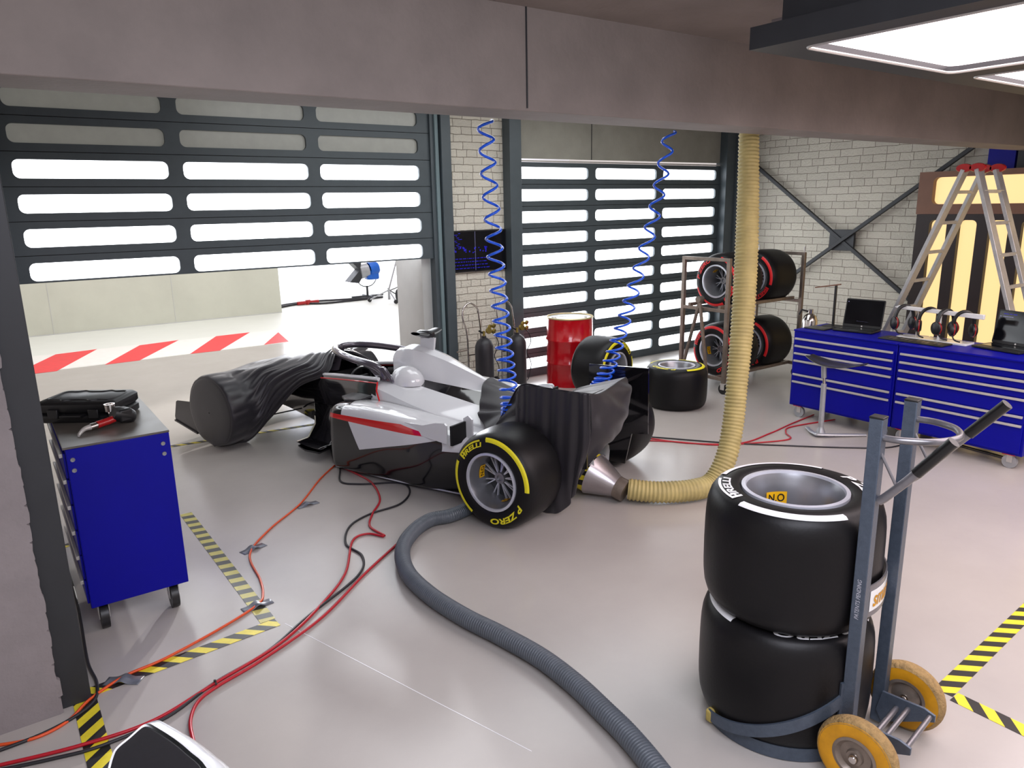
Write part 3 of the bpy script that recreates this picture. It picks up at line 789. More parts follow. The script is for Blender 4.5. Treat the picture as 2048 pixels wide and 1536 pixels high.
for s in (1, -1):
    st = [
     (1.97, [(.44, .585), (.58, .60), (.70, .60), (.76, .57), (.785, .50), (.79, .30), (.785, .12), (.76, .035), (.60, .03)]),
     (1.90, [(.44, .605), (.58, .625), (.71, .625), (.775, .60), (.80, .52), (.80, .30), (.79, .12), (.77, .035), (.60, .03)]),
     (1.60, [(.45, .62), (.60, .645), (.72, .645), (.785, .62), (.81, .53), (.81, .30), (.79, .12), (.76, .035), (.60, .03)]),
     (1.25, [(.46, .61), (.60, .635), (.72, .635), (.785, .61), (.81, .53), (.80, .32), (.76, .12), (.73, .035), (.60, .03)]),
     (.90, [(.46, .585), (.60, .60), (.71, .60), (.77, .575), (.79, .50), (.78, .30), (.74, .12), (.71, .035), (.55, .03)]),
     (.55, [(.42, .54), (.52, .53), (.60, .51), (.66, .48), (.68, .40), (.66, .26), (.62, .12), (.60, .035), (.5, .03)]),
     (.30, [(.32, .48), (.40, .45), (.46, .40), (.50, .34), (.52, .27), (.52, .20), (.5, .12), (.5, .035), (.4, .03)]),
    ]
    rr_ = smooth_st(st, 60)
    # resample each section finely so the paint split follows a clean line
    fine = []
    for r in rr_:
        q = smoothpath(r, 73); fine.append([(x, s * y, z) for x, y, z in q])
    mb = MB().use(M['pod_paint']); mb.grid(fine)
    pod = cb('sidepod', mb, None, smooth=40)
    MB().grid([[(x, y, z) for x, y, z in [fine[0][0]] + fine[0][6::6]], [(1.965, s * .45, .3 + .0 * k) for k in range(1 + len(fine[0][6::6]))]]).build('sidepod_intake', M['car_dull'], pod)
    MB().prism([(1.78, .36), (2.04, .44), (2.03, .58), (1.90, .66), (1.80, .62)], .0, .018, Matrix.Translation((0, 0, .628))).build('intake_lip', M['car_carbon'], pod, bevel=.004) if s > 0 else None
    # floor-edge winglets ahead of the rear wheel
    mb = MB().use(M['car_white']).prism([(.60, .49), (1.05, .53), (1.05, .60), (.85, .605), (.72, .645), (.62, .655), (.60, .64)], -.008, .008, Matrix.Translation((0, s * .775, 0)) @ rotT('X', PI / 2))
    cb('winglet', mb, None)
    cb('winglet', MB().box(.55, .57, min(s * .60, s * .775), max(s * .60, s * .775), .48, .64), M['car_dull'])
    cb('winglet', MB().prism([(.49, .46), (.55, .46), (.58, .66), (.53, .69), (.49, .66)], -.008, .008, Matrix.Translation((0, s * .59, 0)) @ rotT('X', PI / 2)), M['car_white'])
# floor and barge board
mb = MB().prism([(2.9, .12), (2.0, .74), (.45, .66), (.3, .45), (.0, .35), (.0, -.35), (.3, -.45), (.45, -.66), (2.0, -.74), (2.9, -.12)][::-1], .03, .05)
cb('underfloor', mb, M['car_carbon'])
cb('floor_edge', MB().tube([(1.95, .775, .045), (1.2, .74, .042), (.5, .66, .042)], .007, 6), M['rim_edge'])
for s in (1, -1):
    rows = smooth_st([(2.72, [(.34, .42), (.36, .22), (.46, .10), (.60, .09)]), (2.5, [(.38, .44), (.42, .22), (.50, .11), (.66, .10)]), (2.25, [(.42, .42), (.46, .24), (.56, .13), (.70, .12)])], 10)
    cb('bargeboard', MB().grid([[(x, s * y, z) for x, y, z in r] for r in rows]), M['car_black'], solid=.012)
    mb = MB().prism([(2.62, .50), (2.28, .46), (2.24, .72), (2.42, .74), (2.60, .68)][::-s], .085, .10)
    cb('floor_turning_vane', mb, M['car_carbon'], bevel=.004)
# mirror + front suspension arms
for s in (1, -1):
    for a, b in (((3.05, .25, .30), (3.48, .68, .20)), ((3.75, .2, .30), (3.52, .68, .20)), ((3.1, .25, .52), (3.48, .68, .44)), ((3.75, .2, .50), (3.52, .68, .44)), ((3.3, .2, .60), (3.5, .68, .24))):
        cb('suspension_arm', MB().tube([(a[0], s * a[1], a[2]), (b[0], s * b[1], b[2])], .014, 8, flat=.5), M['car_carbon'])
    for a, b in (((.35, .25, .30), (.02, .60, .22)), ((-.3, .12, .30), (-.02, .60, .22)), ((.3, .22, .45), (0, .60, .42))):
        cb('suspension_arm', MB().tube([(a[0], s * a[1], a[2]), (b[0], s * b[1], b[2])], .014, 8, flat=.5), M['car_carbon'])
    cb('mirror', MB().lathe([(0, .05), (.035, .045), (.05, .0), (.05, -.03), (0, -.035)], 16, Matrix.Translation((2.30, s * .56, .80)) @ rotT('Y', PI / 2) @ Matrix.Diagonal((.7, 1.6, 1, 1))), M['car_black']) if s < 0 else None
# front wing
rows = smooth_st([(3.95, [(0, .15), (.3, .14), (.6, .17), (.97, .16)]), (4.05, [(0, .14), (.3, .13), (.6, .15), (.97, .15)]), (4.2, [(0, .15), (.3, .14), (.6, .15), (.97, .17)])], 9)
cb('front_wing', MB().grid(mirror_rows(rows)), M['car_carbon'], solid=.014)
for s in (1, -1):
    cb('front_wing_endplate', MB().prism([(3.80, .10), (4.20, .18), (4.205, .22), (4.15, .385), (4.12, .40), (3.85, .42)], -.006, .006, Matrix.Translation((0, s * .98, 0)) @ rotT('X', PI / 2)), M['car_carbon'])
    cb('wing_footplate', MB().prism([(3.8, .09), (4.2, .17), (4.2, .185), (3.8, .105)], min(-s * .90, -s * 1.0), max(-s * .90, -s * 1.0), rotT('X', PI / 2)), M['car_carbon'])
# rear wing
for s in (1, -1):
    cb('rear_wing_endplate', MB().prism([(.06, .96), (-.50, .985), (-.51, .42), (-.36, .40), (-.30, .12), (.0, .12), (.06, .5)], -.008, .008, Matrix.Translation((0, s * .505, 0)) @ rotT('X', PI / 2)), M['car_black'])
def foil(x0, z0, x1, z1, th):
    r = []
    for i in range(13):
        f = i / 12; x = x0 + (x1 - x0) * f; z = z0 + (z1 - z0) * f - .03 * math.sin(f * PI)
        r.append((x, z + th * math.sin(f * PI) ** .6))
    for i in range(12, -1, -1):
        f = i / 12; r.append((x0 + (x1 - x0) * f, z0 + (z1 - z0) * f - .03 * math.sin(f * PI)))
    return r
for q, nm in (((-.02, .80, -.28, .84, .018), 'rear_wing_plane'), ((-.27, .85, -.47, .955, .012), 'rear_wing_flap'), ((-.1, .45, -.35, .50, .014), 'lower_wing_plane')):
    cb(nm, MB().prism(foil(*q)[::-1], -.5, .5, rotT('X', PI / 2)), M['car_carbon'])
0 and cb('diffuser', MB().prism([(-.35, .05), (-.62, .16), (-.62, .20), (-.30, .22)], -.45, .45, rotT('X', PI / 2)), M['car_dull'])
0 and cb('rear_light_housing', MB().cyl((-.35, 0, .36), (-.62, 0, .34), .05, 14), M['car_dull'])

# ------------------------------------------------------------------ black cloth covers
def carW(p):
    c, s = math.cos(UA), math.sin(UA)
    return V((CO.x + p[0] * c - p[1] * s, CO.y + p[0] * s + p[1] * c, p[2]))
def ring(y, R, x=3.5, z=.335, a0=-100, a1=280, n=9, sq=1.):
    out = []
    for i in range(n):
        a = math.radians(a0 + (a1 - a0) * i / (n - 1)); out.append((x + R * math.cos(a), y, max(.012, z + R * math.sin(a) * sq)))
    return out
# control rings from the near wheel face inwards over the nose to the far wheel; index runs front-bottom .. top .. rear-bottom
def lerp3(a, b, f): return tuple(a[k] + (b[k] - a[k]) * f for k in range(3))
Z0 = .366; near = ring(1.014, .32, z=Z0, a0=-90, a1=270); n1 = ring(1.008, .345, z=Z0, a0=-90, a1=270); n2 = ring(.985, .371, z=Z0, a0=-90, a1=270); n3 = ring(.84, .371, z=Z0, a0=-84, a1=264); n4 = ring(.70, .366, z=Z0, a0=-70, a1=250)
def sect(y, pts): return [(x, y, z) for x, z in pts]
s5 = sect(.56, [(3.66, .10), (3.84, .22), (3.88, .46), (3.78, .66), (3.50, .725), (3.24, .73), (3.08, .62), (3.06, .44), (3.12, .28)])
s6 = sect(.42, [(3.82, .22), (3.92, .34), (3.94, .50), (3.82, .66), (3.52, .735), (3.14, .775), (2.90, .74), (2.84, .66), (2.86, .58)])
s7 = sect(.30, [(3.95, .26), (4.02, .38), (4.00, .52), (3.82, .67), (3.50, .76), (3.06, .82), (2.76, .80), (2.62, .755), (2.56, .72)])
s8 = sect(.14, [(4.10, .30), (4.14, .42), (4.10, .52), (3.86, .67), (3.50, .77), (3.06, .845), (2.80, .875), (2.68, .87), (2.62, .84)])
s9 = sect(.0, [(4.14, .32), (4.18, .44), (4.12, .54), (3.86, .675), (3.50, .775), (3.06, .85), (2.84, .89), (2.76, .895), (2.74, .88)])
def mirr(s): return [(x, -y, z) for x, y, z in s]
ctrl = [near, n1, n2, n3, n4, s5, s6, s7, s8, s9, mirr(s8), mirr(s7), mirr(s6), mirr(s5), mirr(n4), mirr(n3), mirr(n2), mirr(n1), mirr(near)]
def cloth_grid(ctrl, nu, nv, fold):
    ks = [[c for p in r for c in p] for r in ctrl]
    rows = []
    for i in range(nu):
        u = i / (nu - 1); v = catmull(ks, u); r = [tuple(v[3 * k:3 * k + 3]) for k in range(len(ctrl[0]))]
        rows.append([list(p) for p in smoothpath(r, nv)])
    # displace along normals
    out = [[None] * nv for _ in range(nu)]
    for i in range(nu):
        for j in range(nv):
            a = V(rows[min(i + 1, nu - 1)][j]) - V(rows[max(i - 1, 0)][j]); b = V(rows[i][min(j + 1, nv - 1)]) - V(rows[i][max(j - 1, 0)])
            n = a.cross(b)
            n = n.normalized() if n.length > 1e-9 else V((0, 0, 1))
            d = fold(i / (nu - 1), j / (nv - 1), V(rows[i][j]))
            out[i][j] = V(rows[i][j]) + n * d
    return out
def fold_front(u, v, p):
    au = min(u, 1 - u) * 18          # ring index from the side
    if au < 2.9: k = 0
    else: k = min(1, (au - 2.9) / 1.2)
    w = math.sin(v * 74 + 2.2 * math.sin(v * 9) + u * 10) * .5 + math.sin(v * 41 + 1.3 + u * 22) * .5
    w = -abs(w) ** .7 * (1 if w > 0 else .4)
    wr = .0
    if 1.6 < au < 3.4: wr = -.008 * abs(math.sin(v * 60)) * math.sin((au - 1.6) / 1.8 * PI)
    e = min(1, v * 14, (1 - v) * 14) if au < 3.4 else 1
    return (w * .024 * k) + wr * e
g = cloth_grid(ctrl, 150, 190, fold_front)
mb = MB().grid([[carW(p) for p in r] for r in g])
# closed faces over the two outer wheel sides
for r in (g[0], g[-1]):
    c = sum((V(p) for p in r), V((0, 0, 0))) / len(r); prev = [carW(p) for p in r]
    for f in (.66, .33, .02):
        cur = [carW(V(p).lerp(c, 1 - f) + V((0, (.006 if c.y > 0 else -.006) * (1 - f), 0))) for p in r]; mb.grid([prev, cur]); prev = cur
fc = mb.build('front_cover', M['cloth'], None, smooth=180, loc=carW((3.5, 0, 0)))
tag(fc, 'black stretch cloth cover over the front wheels and nose of the racing car', 'car cover')

# rear cover: outer hang, wing top, swag behind, and sheet forward to engine cover
def hang(rows, nu, nv, fold): return cloth_grid(rows, nu, nv, fold)
zt = .992
A = [  # near endplate outer hang: rows run along x (front..back), columns top..bottom
 [(.10, .53, .90), (.09, .55, .74), (.08, .565, .55), (.07, .57, .36), (.05, .57, .18), (.04, .56, .06)],
 [(.06, .52, .985), (.05, .545, .78), (.04, .57, .55), (.02, .58, .34), (.0, .585, .16), (-.02, .58, .03)],
 [(-.06, .518, zt), (-.07, .54, .78), (-.08, .565, .55), (-.09, .58, .34), (-.10, .58, .14), (-.12, .565, .012)],
 [(-.22, .518, zt), (-.22, .538, .78), (-.23, .56, .55), (-.24, .57, .34), (-.24, .575, .14), (-.25, .56, .03)],
 [(-.38, .518, zt), (-.38, .535, .78), (-.38, .55, .57), (-.38, .56, .38), (-.38, .555, .22), (-.38, .54, .12)],
 [(-.49, .52, zt + .002), (-.50, .53, .78), (-.50, .54, .60), (-.465, .545, .44), (-.43, .53, .32), (-.40, .52, .22)],
 [(-.525, .495, zt), (-.53, .50, .80), (-.53, .50, .66), (-.50, .50, .52), (-.455, .49, .42), (-.42, .48, .32)],
]
def fA(u, v, p): return -.012 * math.sin(u * 22 + v * 2) * (.15 + v) - .006 * math.sin(u * 47 + 1)
gA = hang(A, 50, 46, fA)
B = [  # swag behind the wing: along y from near to far
 [(-.525, .495, zt), (-.53, .50, .80), (-.53, .50, .66), (-.50, .50, .52), (-.455, .49, .42), (-.42, .48, .32)],
 [(-.53, .42, .97), (-.55, .42, .86), (-.57, .42, .76), (-.57, .42, .66), (-.56, .42, .58), (-.55, .42, .52)],
 [(-.52, .32, .96), (-.56, .31, .88), (-.59, .30, .80), (-.60, .30, .72), (-.59, .29, .64), (-.57, .29, .575)],
 [(-.51, .20, .965), (-.55, .19, .90), (-.58, .18, .82), (-.60, .17, .74), (-.59, .16, .67), (-.57, .16, .60)],
 [(-.50, .07, .975), (-.54, .06, .92), (-.57, .05, .86), (-.58, .04, .79), (-.575, .04, .73), (-.56, .03, .67)],
 [(-.49, -.04, .98), (-.525, -.05, .94), (-.55, -.05, .90), (-.56, -.06, .85), (-.56, -.06, .80), (-.55, -.06, .76)],
 [(-.48, -.13, .98), (-.50, -.13, .96), (-.515, -.13, .94), (-.52, -.13, .92), (-.52, -.13, .90), (-.52, -.13, .885)],
]
def fB(u, v, p): return .013 * math.sin(u * 17 - v * 8) * (.1 + v * (1 - v) * 3) + .004 * math.sin(u * 33 - v * 14) * v
gB = hang(B, 60, 40, fB)
Cc = [  # over the top of the wing from rear edge forward to the cowling, columns near .. far
 [(-.525, .50, zt), (-.53, .42, .97), (-.52, .31, .96), (-.51, .18, .965), (-.50, .02, .98), (-.48, -.13, .98)],
 [(-.40, .518, zt + .004), (-.40, .41, .94), (-.38, .29, .925), (-.38, .15, .93), (-.38, .0, .94), (-.40, -.14, .955)],
 [(-.18, .518, zt + .004), (-.18, .38, .89), (-.16, .25, .86), (-.15, .10, .865), (-.16, -.05, .87), (-.2, -.17, .885)],
 [(.06, .518, .985), (.08, .38, .80), (.10, .22, .75), (.08, .05, .74), (.05, -.10, .76), (.02, -.22, .80)],
 [(.20, .50, .80), (.26, .38, .72), (.30, .22, .69), (.30, .05, .73), (.26, -.12, .70), (.2, -.26, .68)],
 [(.34, .47, .62), (.46, .37, .645), (.54, .24, .69), (.60, .04, .80), (.52, -.10, .73), (.4, -.25, .66)],
 [(.44, .46, .53), (.60, .37, .625), (.70, .22, .705), (.79, .02, .845), (.68, -.14, .73), (.5, -.28, .62)],
]
def fC(u, v, p): return .012 * math.sin(v * 26 + u * 6) * u + .010 * math.sin(u * 9 + v * 40) * u
gC = hang(Cc, 60, 60, fC)
# gusset from sheet down beside the near tyre
D = [[(.06, .518, .985), (.05, .545, .80), (.06, .55, .62)], [(.20, .48, .80), (.20, .52, .66), (.20, .53, .52)], [(.34, .47, .62), (.34, .50, .52), (.34, .52, .42)]]
gD = hang(D, 24, 20, lambda u, v, p: .008 * math.sin(v * 18 + u * 8))
mb = MB()
for g in (gA, gB, gC, gD): mb.grid([[carW(p) for p in r] for r in g])
rc = mb.build('rear_cover', M['cloth'], None, smooth=180, loc=carW((0, 0, 0)), solid=.004)
tag(rc, 'black cloth draped over the rear wing and engine cowling of the racing car', 'car cover')
# ------------------------------------------------------------------ hand truck
LX, LY = 2.630, 1.362
AX = V((.991, .131, 0)); NN = V((.131, -.991, 0)); SP = .343
t = empty('hand_truck', 'grey steel hand truck with yellow wheels carrying the two stacked tyres', 'hand truck', (LX, LY, 0))
def TP(a, n, z): return AX * a + NN * n + V((0, 0, z))
TT = frame((0, 0, 0), AX, -NN)      # local x = AX, y = -NN
for a in (0, SP):
    u = MB().bar(TP(a, 0, .03), TP(a, 0, 1.51), .05, .05, up=AX).build('upright', M['truck'], t, bevel=.003)
    MB().bar(TP(a, 0, 1.508), TP(a, 0, 1.516), .052, .052, up=AX).build('end_cap', M['black_plastic'], u, bevel=.002)
    ex = .085 if a else .02
    hb = MB().tube([TP(a, .03, 1.185), TP(a, .05, 1.205), TP(a, .12, 1.30 if a else 1.29), TP(a, .235 + ex, 1.445 + ex * 1.25)], .0165, 12).build('handle_bar', M['truck_tube'], t)
    e1 = TP(a, .235 + ex, 1.445 + ex * 1.25); d = (e1 - TP(a, .12, 1.30 if a else 1.29)).normalized(); e0 = e1 - d * .178
    gr = MB().tube([e0, e0 + d * .006, e0 + d * .17, e0 + d * .18], .021, 12, rf=lambda f: .021 if 0 < f < 1 else .0215).build('hand_grip', M['grip'], hb)
    MB().tube([TP(a, .02, 1.375), TP(a, .085, 1.262)], .006, 8).build('handle_strut', M['truck_tube'], t)
    # rear skid bracket
    MB().prism([(0, .10), (.02, .20), (.19, .205), (.235, .19), (.235, .16), (.19, .14), (.03, .05)], -.006, .006, frame(TP(a + (.035 if a == 0 else -.035), 0, 0), NN, (0, 0, 1))).build('skid_bracket', M['truck'], t, bevel=.002)
lp = [TP(0, .02, 1.435), TP(.005, .09, 1.438), TP(.06, .18, 1.44), TP(SP / 2, .225, 1.44), TP(SP - .06, .18, 1.44), TP(SP - .005, .09, 1.438), TP(SP, .02, 1.435)]
MB().tube(smoothpath(lp, 40), .0135, 12).build('top_loop', M['truck_tube'], t)
for n, z in ((.13, .17), (.215, .178)):
    MB().cyl(TP(.03, n, z), TP(SP - .03, n, z), .011, 12).build('cross_tube', M['truck_tube'], t)
MB().cyl(TP(-.15, .085, .15), TP(SP + .11, .085, .15), .012, 12).build('axle', M['truck_tube'], t)
for a, s in ((-.105, -1), (SP + .075, 1)):
    T = frame(TP(a, .085, .155), NN, (0, 0, 1)) @ (Matrix.Identity(4) if s > 0 else rotT('Y', PI))
    T = frame(TP(a, .085, .155), NN if s < 0 else -NN, (0, 0, 1))
    w = MB().lathe([(.085, -.03), (.11, -.037), (.140, -.033), (.144, .033), (.11, .037), (.085, .03)], 40, T).build('wheel', M['wheel_yellow'], t)
    MB().lathe([(.139, -.0345), (.150, -.028), (.1555, -.014), (.157, 0), (.1555, .014), (.150, .028), (.139, .0345)], 48, T).build('tread', M['wheel_tread'], w)
    MB().lathe([(0, .030), (.03, .030), (.034, .018), (.06, .016), (.074, .034), (.086, .032), (.086, -.032), (.074, -.034), (.06, -.016), (.03, -.03), (0, -.03)], 32, T).build('wheel_disc', M['steel'], w)
    MB().lathe([(0, .050), (.014, .048), (.019, .040), (.019, -.040), (.014, -.048), (0, -.05)], 20, T).build('axle_cap', M['chrome'], w)
# toe: floor arc, rising arc and brackets, hugging the lower tyre
cxy = V((SX - LX, SY - LY, 0))
def arcp(deg, r, z): a = math.radians(deg); return cxy + V((r * math.cos(a), r * math.sin(a), z))
def band(pts_deg, r, z0f, z1f, th):
    rows = []
    for i in range(len(pts_deg)):
        d = pts_deg[i]; f = i / (len(pts_deg) - 1)
        rows.append([arcp(d, r, z0f(f)), arcp(d, r, z1f(f)), arcp(d, r + th, z1f(f)), arcp(d, r + th, z0f(f))])
    mb = MB(); mb.grid(rows, closed_v=True); mb.add(rows[0], [(0, 1, 2, 3)]); mb.add(rows[-1], [(3, 2, 1, 0)]); return mb
deg = [162 + (266 - 162) * i / 30 for i in range(31)]
band(deg, .345, lambda f: .004, lambda f: .065, .012).build('toe_arc', M['truck'], t)
band(deg, .352 + .02, lambda f: .035 + .30 * f ** 1.6, lambda f: .085 + .31 * f ** 1.5, .010).build('toe_brace', M['truck'], t)
band([250 + i for i in range(0, 14)], .372, lambda f: .02, lambda f: .385, .010).build('corner_bracket', M['truck'], t)
deg2 = [262 + (330 - 262) * i / 20 for i in range(21)]
band(deg2, .345, lambda f: .004, lambda f: .05, .010).build('toe_arc', M['truck'], t)
MB().cyl(arcp(300, 0.0, .004), arcp(300, 0.0, .018), .30, 40).build('base_plate', M['truck'], t)
MB().cbox(arcp(163, .37, .055), (.035, .035, .06)).build('tip_block', M['wood'], t, bevel=.008)
# curved back band with sticker
dg = [263 + (318 - 263) * i / 24 for i in range(25)]
bd = band(dg, .378, lambda f: .66, lambda f: .80, .006).build('back_band', M['truck_tube'], t)
dg = [266 + (300 - 266) * i / 16 for i in range(17)]
st = band(dg, .385, lambda f: .685, lambda f: .775, .001).build('sticker', M['white_gloss'], bd)
vs, fs, w = textmesh('smart', .03, .2)
mb = MB(); wd = .19
mb.add([tuple(arcp(269 + math.degrees(v.x / w * wd / .387), .3875, .70 + v.y * .06)) for v in vs], fs)
mb.build('sticker_lettering', M['wheel_yellow'], bd, fix=False)
mb = MB(); flat_text(mb, 'PATENTS PENDING', frame(TP(-.0256, 0, .77), (0, 0, 1), NN * -1), .016, .17, italic=.15, bold=.0)
mb.build('stamped_lettering', M['rim_edge'], t, fix=False)

# ------------------------------------------------------------------ blue tool cabinets
def castor(par, x, y, z, m='black_plastic', s=1.):
    T = Matrix.Translation((x, y, 0))
    c = MB().box(-.022 * s, .022 * s, -.03 * s, .03 * s, z - .012, z, T).bar((-.02 * s, 0, z - .01), (-.02 * s, .0, z * .4), .004, .05 * s, up=(0, 1, 0), T=T).bar((.02 * s, 0, z - .01), (.02 * s, .0, z * .4), .004, .05 * s, up=(0, 1, 0), T=T).build('castor', M['silver'], par, bevel=.001)
    r = z * .46
    MB().lathe([(0, -.014 * s), (r * .55, -.014 * s), (r, -.016 * s), (r, .016 * s), (r * .55, .014 * s), (0, .014 * s)], 24, T @ Matrix.Translation((0, 0, r)) @ rotT('Y', PI / 2)).build('castor_wheel', M[m], c)
    return c
def cabinet(label, x, y0, y1):
    t = empty('tool_cabinet', label, 'tool cabinet', (x + .3, (y0 + y1) / 2, 0))
    hw = (y1 - y0) / 2
    MB().box(-.285, .30, -hw, hw, .13, .945).build('cabinet_body', M['blue'], t, bevel=.004)
    MB().box(-.30, .305, -hw, hw, .945, .962).build('cabinet_top', M['blue'], t, bevel=.003)
    zs = [.935, .868, .79, .71, .625, .475, .395]; zs = [.930] + [.868, .788, .708, .628, .478, .398] + [.15]
    for k in range(1, len(zs) - 0):
        zt_ = zs[k] + .012 if k < 8 else 0; zb = zs[k + 1] + .016 if k + 1 < len(zs) else .0
        if k + 1 < len(zs):
            zb = zs[k + 1] + .016 if k + 1 < len(zs) - 1 else .15
            d = MB().box(-.298, -.285, -hw + .02, hw - .02, zb, zt_).build('drawer', M['blue'], t, bevel=.002)
            MB().box(-.316, -.298, -hw + .03, hw - .03, zs[k] - .010, zs[k] + .010).build('drawer_handle', M['silver'], d, bevel=.002)
    for xx in (-.24, .25):
        for yy in (-hw + .1, hw - .1):
            c = castor(t, xx, yy, .13, m='galv', s=.9); 
    for yy in (-hw + .1, hw - .1):
        MB().box(-.29, -.19, yy - .05, yy + .05, .126, .132).build('castor_plate', M['red_gloss'], t, smooth=0)
    return t
cabinet('blue drawer cabinet behind the perching stool, with silver drawer strips', 6.97, 3.505, 4.62)
cabinet('blue drawer cabinet at the right edge carrying the larger near laptop', 6.97, 2.36, 3.495)

t = empty('tool_cabinet', 'tall narrow blue tool cabinet at left with a black case on top', 'tool cabinet', (.455, 4.9, 0))
MB().box(-.25, .26, -.515, .50, .165, 1.095).build('cabinet_body', M['blue'], t, bevel=.004)
MB().box(-.262, .262, -.518, .505, 1.095, 1.107).build('cabinet_top', M['cab_top'], t, bevel=.002)
for k in range(6):
    z0 = .19 + k * .148
    d = MB().box(-.262, -.25, -.49, .47, z0, z0 + .138).build('drawer', M['blue'], t, bevel=.002)
    MB().box(-.280, -.262, -.47, .45, z0 + .112, z0 + .134).build('drawer_handle', M['silver'], d, bevel=.002)
for x, z in ((-.222, 1.035), (-.222, .975), (.222, 1.035), (.222, .975)):
    MB().lathe([(0, .001), (.006, .001), (.0062, .004), (.011, .0045), (.0125, 0)], 16, Matrix.Translation((x, -.515, z)) @ rotT('X', PI / 2)).build('rivet', M['rim'], t)
for xx in (-.19, .18):
    for yy in (-.44, .42): castor(t, xx, yy, .165, s=1.3)

# black plastic tool case
cs = empty('tool_case', 'closed black moulded plastic tool case on the left blue cabinet', 'tool case', (.40, 5.02, 1.107), math.radians(-36))
def shell(z0, z1, g):
    p = rrect(-.235 + g, .235 - g, -.165 + g, .165 - g, .05 - g, 5)
    p2 = rrect(-.225 + g, .225 - g, -.155 + g, .155 - g, .045 - g, 5)
    n = len(p); mb = MB()
    rows = [[(x, y, z0) for x, y in p2], [(x, y, z0 + .012) for x, y in p], [(x, y, z1 - .014) for x, y in p], [(x * .97, y * .96, z1) for x, y in p2]]
    mb.grid(rows, closed_v=True); mb.add(rows[0], [tuple(range(n - 1, -1, -1))]); mb.add(rows[-1], [tuple(range(n))]); return mb
b_ = shell(0, .058, .0); b_.build('case_base', M['black_plastic'], cs)
l_ = shell(.060, .125, .0); lid = l_.build('case_lid', M['black_plastic'], cs)
pat = smoothpath([(-.19, -.09), (-.19, .09), (-.12, .10), (-.08, .125), (-.04, .10), (.04, .10), (.08, .125), (.12, .10), (.19, .09), (.19, -.09), (.12, -.10), (.08, -.125), (.04, -.10), (-.04, -.10), (-.08, -.125), (-.12, -.10), (-.19, -.09)], 90)
MB().tube([(x, y, .125) for x, y in pat[:-1]], .006, 8, closed=True).build('raised_rib', M['black_plastic'], lid)
for x in (-.12, .12): MB().box(x - .03, x + .03, -.178, -.160, .03, .085).build('latch', M['black_plastic'], cs, bevel=.004)
MB().tube([(-.06, -.165, .05), (-.06, -.20, .05), (.06, -.20, .05), (.06, -.165, .05)], .009, 8).build('case_handle', M['black_plastic'], cs)

# air impact wrench lying on the cabinet
iw = empty('impact_wrench', 'red handled impact wrench with black motor lying on the left cabinet', 'power tool', (.47, 4.70, 1.107), math.radians(20))
iw.scale = (1.25, 1.25, 1.25)
MB().lathe([(0, -.055), (.03, -.052), (.036, -.03), (.036, .03), (.03, .045), (.024, .05), (0, .05)], 24, Matrix.Translation((.055, -.01, .038)) @ rotT('Y', PI / 2) @ Matrix.Rotation(.4, 4, 'Y')).build('motor_housing', M['black_plastic'], iw)
MB().box(.02, .085, -.045, .03, .01, .072).build('rear_cover', M['black_plastic'], iw, bevel=.010)
MB().lathe([(0, 0), (.016, 0), (.018, .02), (.014, .045), (0, .045)], 20, Matrix.Translation((.02, .02, .045)) @ rotT('X', -.3)).build('drive_anvil', M['chrome'], iw)
MB().lathe([(.014, 0), (.022, 0), (.024, .034), (.018, .034), (.014, .01)], 20, Matrix.Translation((.015, .025, .062))).build('socket', M['chrome'], iw)
MB().tube([(.03, -.01, .035), (-.02, -.015, .028), (-.075, -.02, .024)], .017, 12).build('grip_handle', M['red_gloss'], iw)
MB().tube([(-.075, -.02, .024), (-.105, -.022, .022)], .015, 12).build('hose_fitting', M['chrome'], iw)
MB().tube(smoothpath([(-.105, -.022, .022), (-.135, -.026, .020), (-.165, -.045, .010), (-.175, -.06, .006)], 12), .011, 10, rf=lambda f: .013 - .008 * f).build('nozzle_tip', M['silver'], iw)

# ------------------------------------------------------------------ perching stool
t = empty('perching_stool', 'grey metal perching stool with dark saddle seat before the blue cabinet', 'stool', (6.58, 3.98, 0))
rows = []
for i in range(19):
    f = i / 18; a = -.285 + .57 * f; curve = .055 * (abs(a) / .285) ** 2
    w = .13 * (1 - .45 * abs(2 * f - 1) ** 2.5)
    rows.append([(w * math.cos(q), -a - .10, .745 + curve + .014 * math.sin(q) + (0.0 if math.sin(q) < 0 else -.018 * (1 - abs(math.cos(q))))) for q in [k * 2 * PI / 20 for k in range(20)]])
mb = MB().grid(rows, closed_v=True); mb.add(rows[0], [tuple(range(20))]); mb.add(rows[-1], [tuple(range(19, -1, -1))])
seat = mb.build('seat', M['car_carbon'], t)
MB().tube([(0, .02, .735), (0, .02, .70), (-.0, .01, .60)], .026, 14).build('seat_bracket', M['galv'], t)
MB().tube([(0, .02, .715), (0, -.10, .725)], .014, 10).build('seat_arm', M['galv'], t)
MB().tube([(0, .01, .62), (0, .0, .50)], .014, 12).build('gas_spring', M['chrome'], t)
MB().tube([(0, .005, .54), (0, 0, .06)], .026, 16).build('pole', M['galv'], t)
MB().tube(smoothpath([(.34, -.28, .012), (.16, -.16, .018), (-.05, -.02, .03), (-.05, .03, .03), (.02, .12, .02), (.12, .22, .012)], 30), .022, 10, flat=.7).build('base_foot', M['galv'], t)
MB().lathe([(.05, .02), (.045, .05), (.03, .08), (.026, .1)], 20).build('pole_socket', M['galv'], t)

